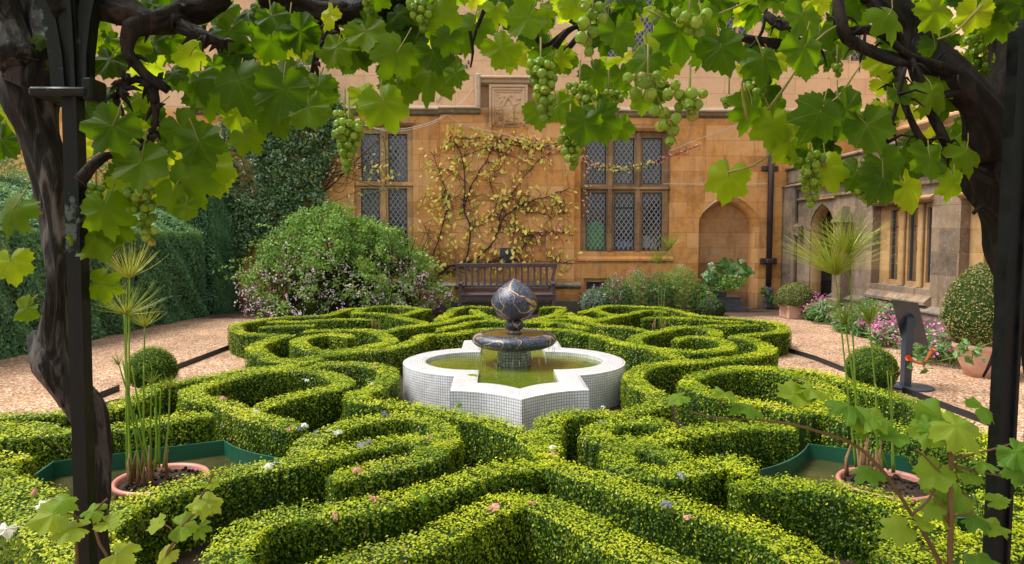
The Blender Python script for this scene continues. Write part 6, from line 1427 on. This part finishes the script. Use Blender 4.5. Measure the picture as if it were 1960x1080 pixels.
youngvine('young_vine',[([(1822,1200),(1818,1080),(1820,1000),(1818,930),(1822,870)],.0066,.0056,0),
 ([(1806,1100),(1795,1070),(1768,1020),(1745,985),(1700,915),(1650,862),(1610,840),(1565,826),(1520,813),(1440,803),(1380,802),(1320,788)],.0055,.0015,.02),
 ([(1745,985),(1775,960),(1800,915),(1790,895),(1755,860)],.003,.002,0),([(1815,1000),(1800,960),(1780,940)],.003,.002,0),([(1820,870),(1810,850),(1786,840)],.004,.003,0),([(1822,880),(1850,872),(1900,860),(1940,848)],.003,.0018,0),([(1825,890),(1860,900),(1920,912)],.003,.002,0),([(1815,1080),(1770,1050),(1740,1020)],.002,.0015,0),([(1818,990),(1850,985),(1860,980)],.0025,.002,0)],
 [(1388,752,46,80,.8,.6,0),(1300,758,38,-70,.7,.55,0),(1432,775,60,-75,.9,.35,0),(1522,755,60,-80,.6,.7,0),(1550,745,50,75,.6,.7,0),(1625,775,64,-85,.9,.35,0),(1655,800,56,-75,.5,.6,0),(1670,795,60,95,.5,.6,0),(1650,828,24,-90,.6,.5,0),(1712,835,52,-95,.8,.35,0),(1800,800,78,-60,.3,.55,.02),(1830,815,74,25,.35,.75,-.05),(1780,820,60,-20,.3,.6,.0),(1880,780,60,130,.4,.5,.05),(1665,900,52,-70,.8,.35,0),(1790,905,62,-40,.3,.65,0),(1850,905,48,60,.5,.6,0),(1880,885,42,85,.8,.55,0),(1830,950,60,0,.2,.55,.03),(1805,935,55,-30,.2,.5,.03),(1725,1010,56,-80,.4,.7,0),(1760,1000,40,80,.5,.65,0),(1810,985,46,-80,.7,.7,.02),(1865,990,52,85,.7,.3,0),(1900,1005,50,80,.6,.6,0),(1870,1070,52,80,.8,.3,0),(1785,970,42,-30,.4,.6,0),(1905,960,36,110,.6,.6,0),(1945,865,50,20,.3,.3,-.2),(1948,895,42,-10,.3,.3,-.2)],
 'young grapevine with a long reddish shoot reaching left, lower right',1.42)
youngvine('vine_sucker',[([(220,1200),(215,1090),(190,1040),(178,990),(190,970),(205,955)],.0035,.002,0),([(148,1080),(146,1030),(150,1000),(140,985),(98,975)],.003,.0018,.02)],
 [(102,985,62,-55,.5,.75,0),(140,1010,56,-70,.6,.75,0),(120,960,40,110,.5,.6,0),(205,1000,40,70,.6,.75,0),(225,1060,58,60,.6,.8,0),(180,975,40,-100,.5,.6,0)],
 'pale green vine leaves sprouting round the foot of the left post',1.36)
youngvine('vine_sucker',[([(318,1200),(315,1080),(332,1040),(350,1005),(370,985),(385,950),(395,935),(408,905)],.0045,.0018,0),([(340,1030),(325,1010),(305,1000)],.002,.0015,0)],
 [(388,962,40,-70,.4,.85,0),(398,958,46,60,.5,.85,0),(392,970,34,0,.2,.85,0),(302,1002,34,-60,.3,.8,0),(345,1005,52,85,.3,.6,0),(380,1010,34,30,.3,.55,0),(405,925,22,70,.5,.8,0),(320,1060,40,-30,.3,.85,0)],
 'drooping yellow green vine shoot standing between left post and hedge',1.36)
# ---------- light, sky, camera ----------
w=bpy.data.worlds.new('World'); bpy.context.scene.world=w; w.use_nodes=True; nt=w.node_tree; bg=nt.nodes['Background']
sky=nt.nodes.new('ShaderNodeTexSky'); sky.sky_type='NISHITA'; sky.sun_disc=False
SE,SA=R(62),R(278)   # sun elevation; azimuth of the light source measured clockwise from +Y
sky.sun_elevation=SE; sky.sun_rotation=SA; sky.air_density=1.; sky.dust_density=3.; sky.ozone_density=1.
hs=nt.nodes.new('ShaderNodeHueSaturation'); hs.inputs['Saturation'].default_value=.25; nt.links.new(sky.outputs[0],hs.inputs['Color']); nt.links.new(hs.outputs[0],bg.inputs[0]); bg.inputs[1].default_value=.15
ld=bpy.data.lights.new('sun','SUN'); ld.energy=2.0; ld.angle=R(25); ld.color=(1,.95,.87)
lo=bpy.data.objects.new('sun',ld); C.objects.link(lo); d=Vector((math.sin(SA)*math.cos(SE),math.cos(SA)*math.cos(SE),math.sin(SE))); lo.rotation_euler=(-d).to_track_quat('-Z','Y').to_euler(); lo.location=d*20
cd=bpy.data.cameras.new('camera'); cd.sensor_width=36; cd.lens=36*F/1960; cd.clip_start=.05; cd.clip_end=500
co=bpy.data.objects.new('camera',cd); C.objects.link(co); co.location=(0,0,EYE); co.rotation_euler=(R(90)-PT,0,-YW)
sc=bpy.context.scene; sc.camera=co
sc.view_settings.view_transform='Standard'; sc.view_settings.look='None'; sc.view_settings.gamma=1; sc.view_settings.exposure=.9
sc.cycles.max_bounces=8; sc.cycles.transparent_max_bounces=8; sc.cycles.use_denoising=True
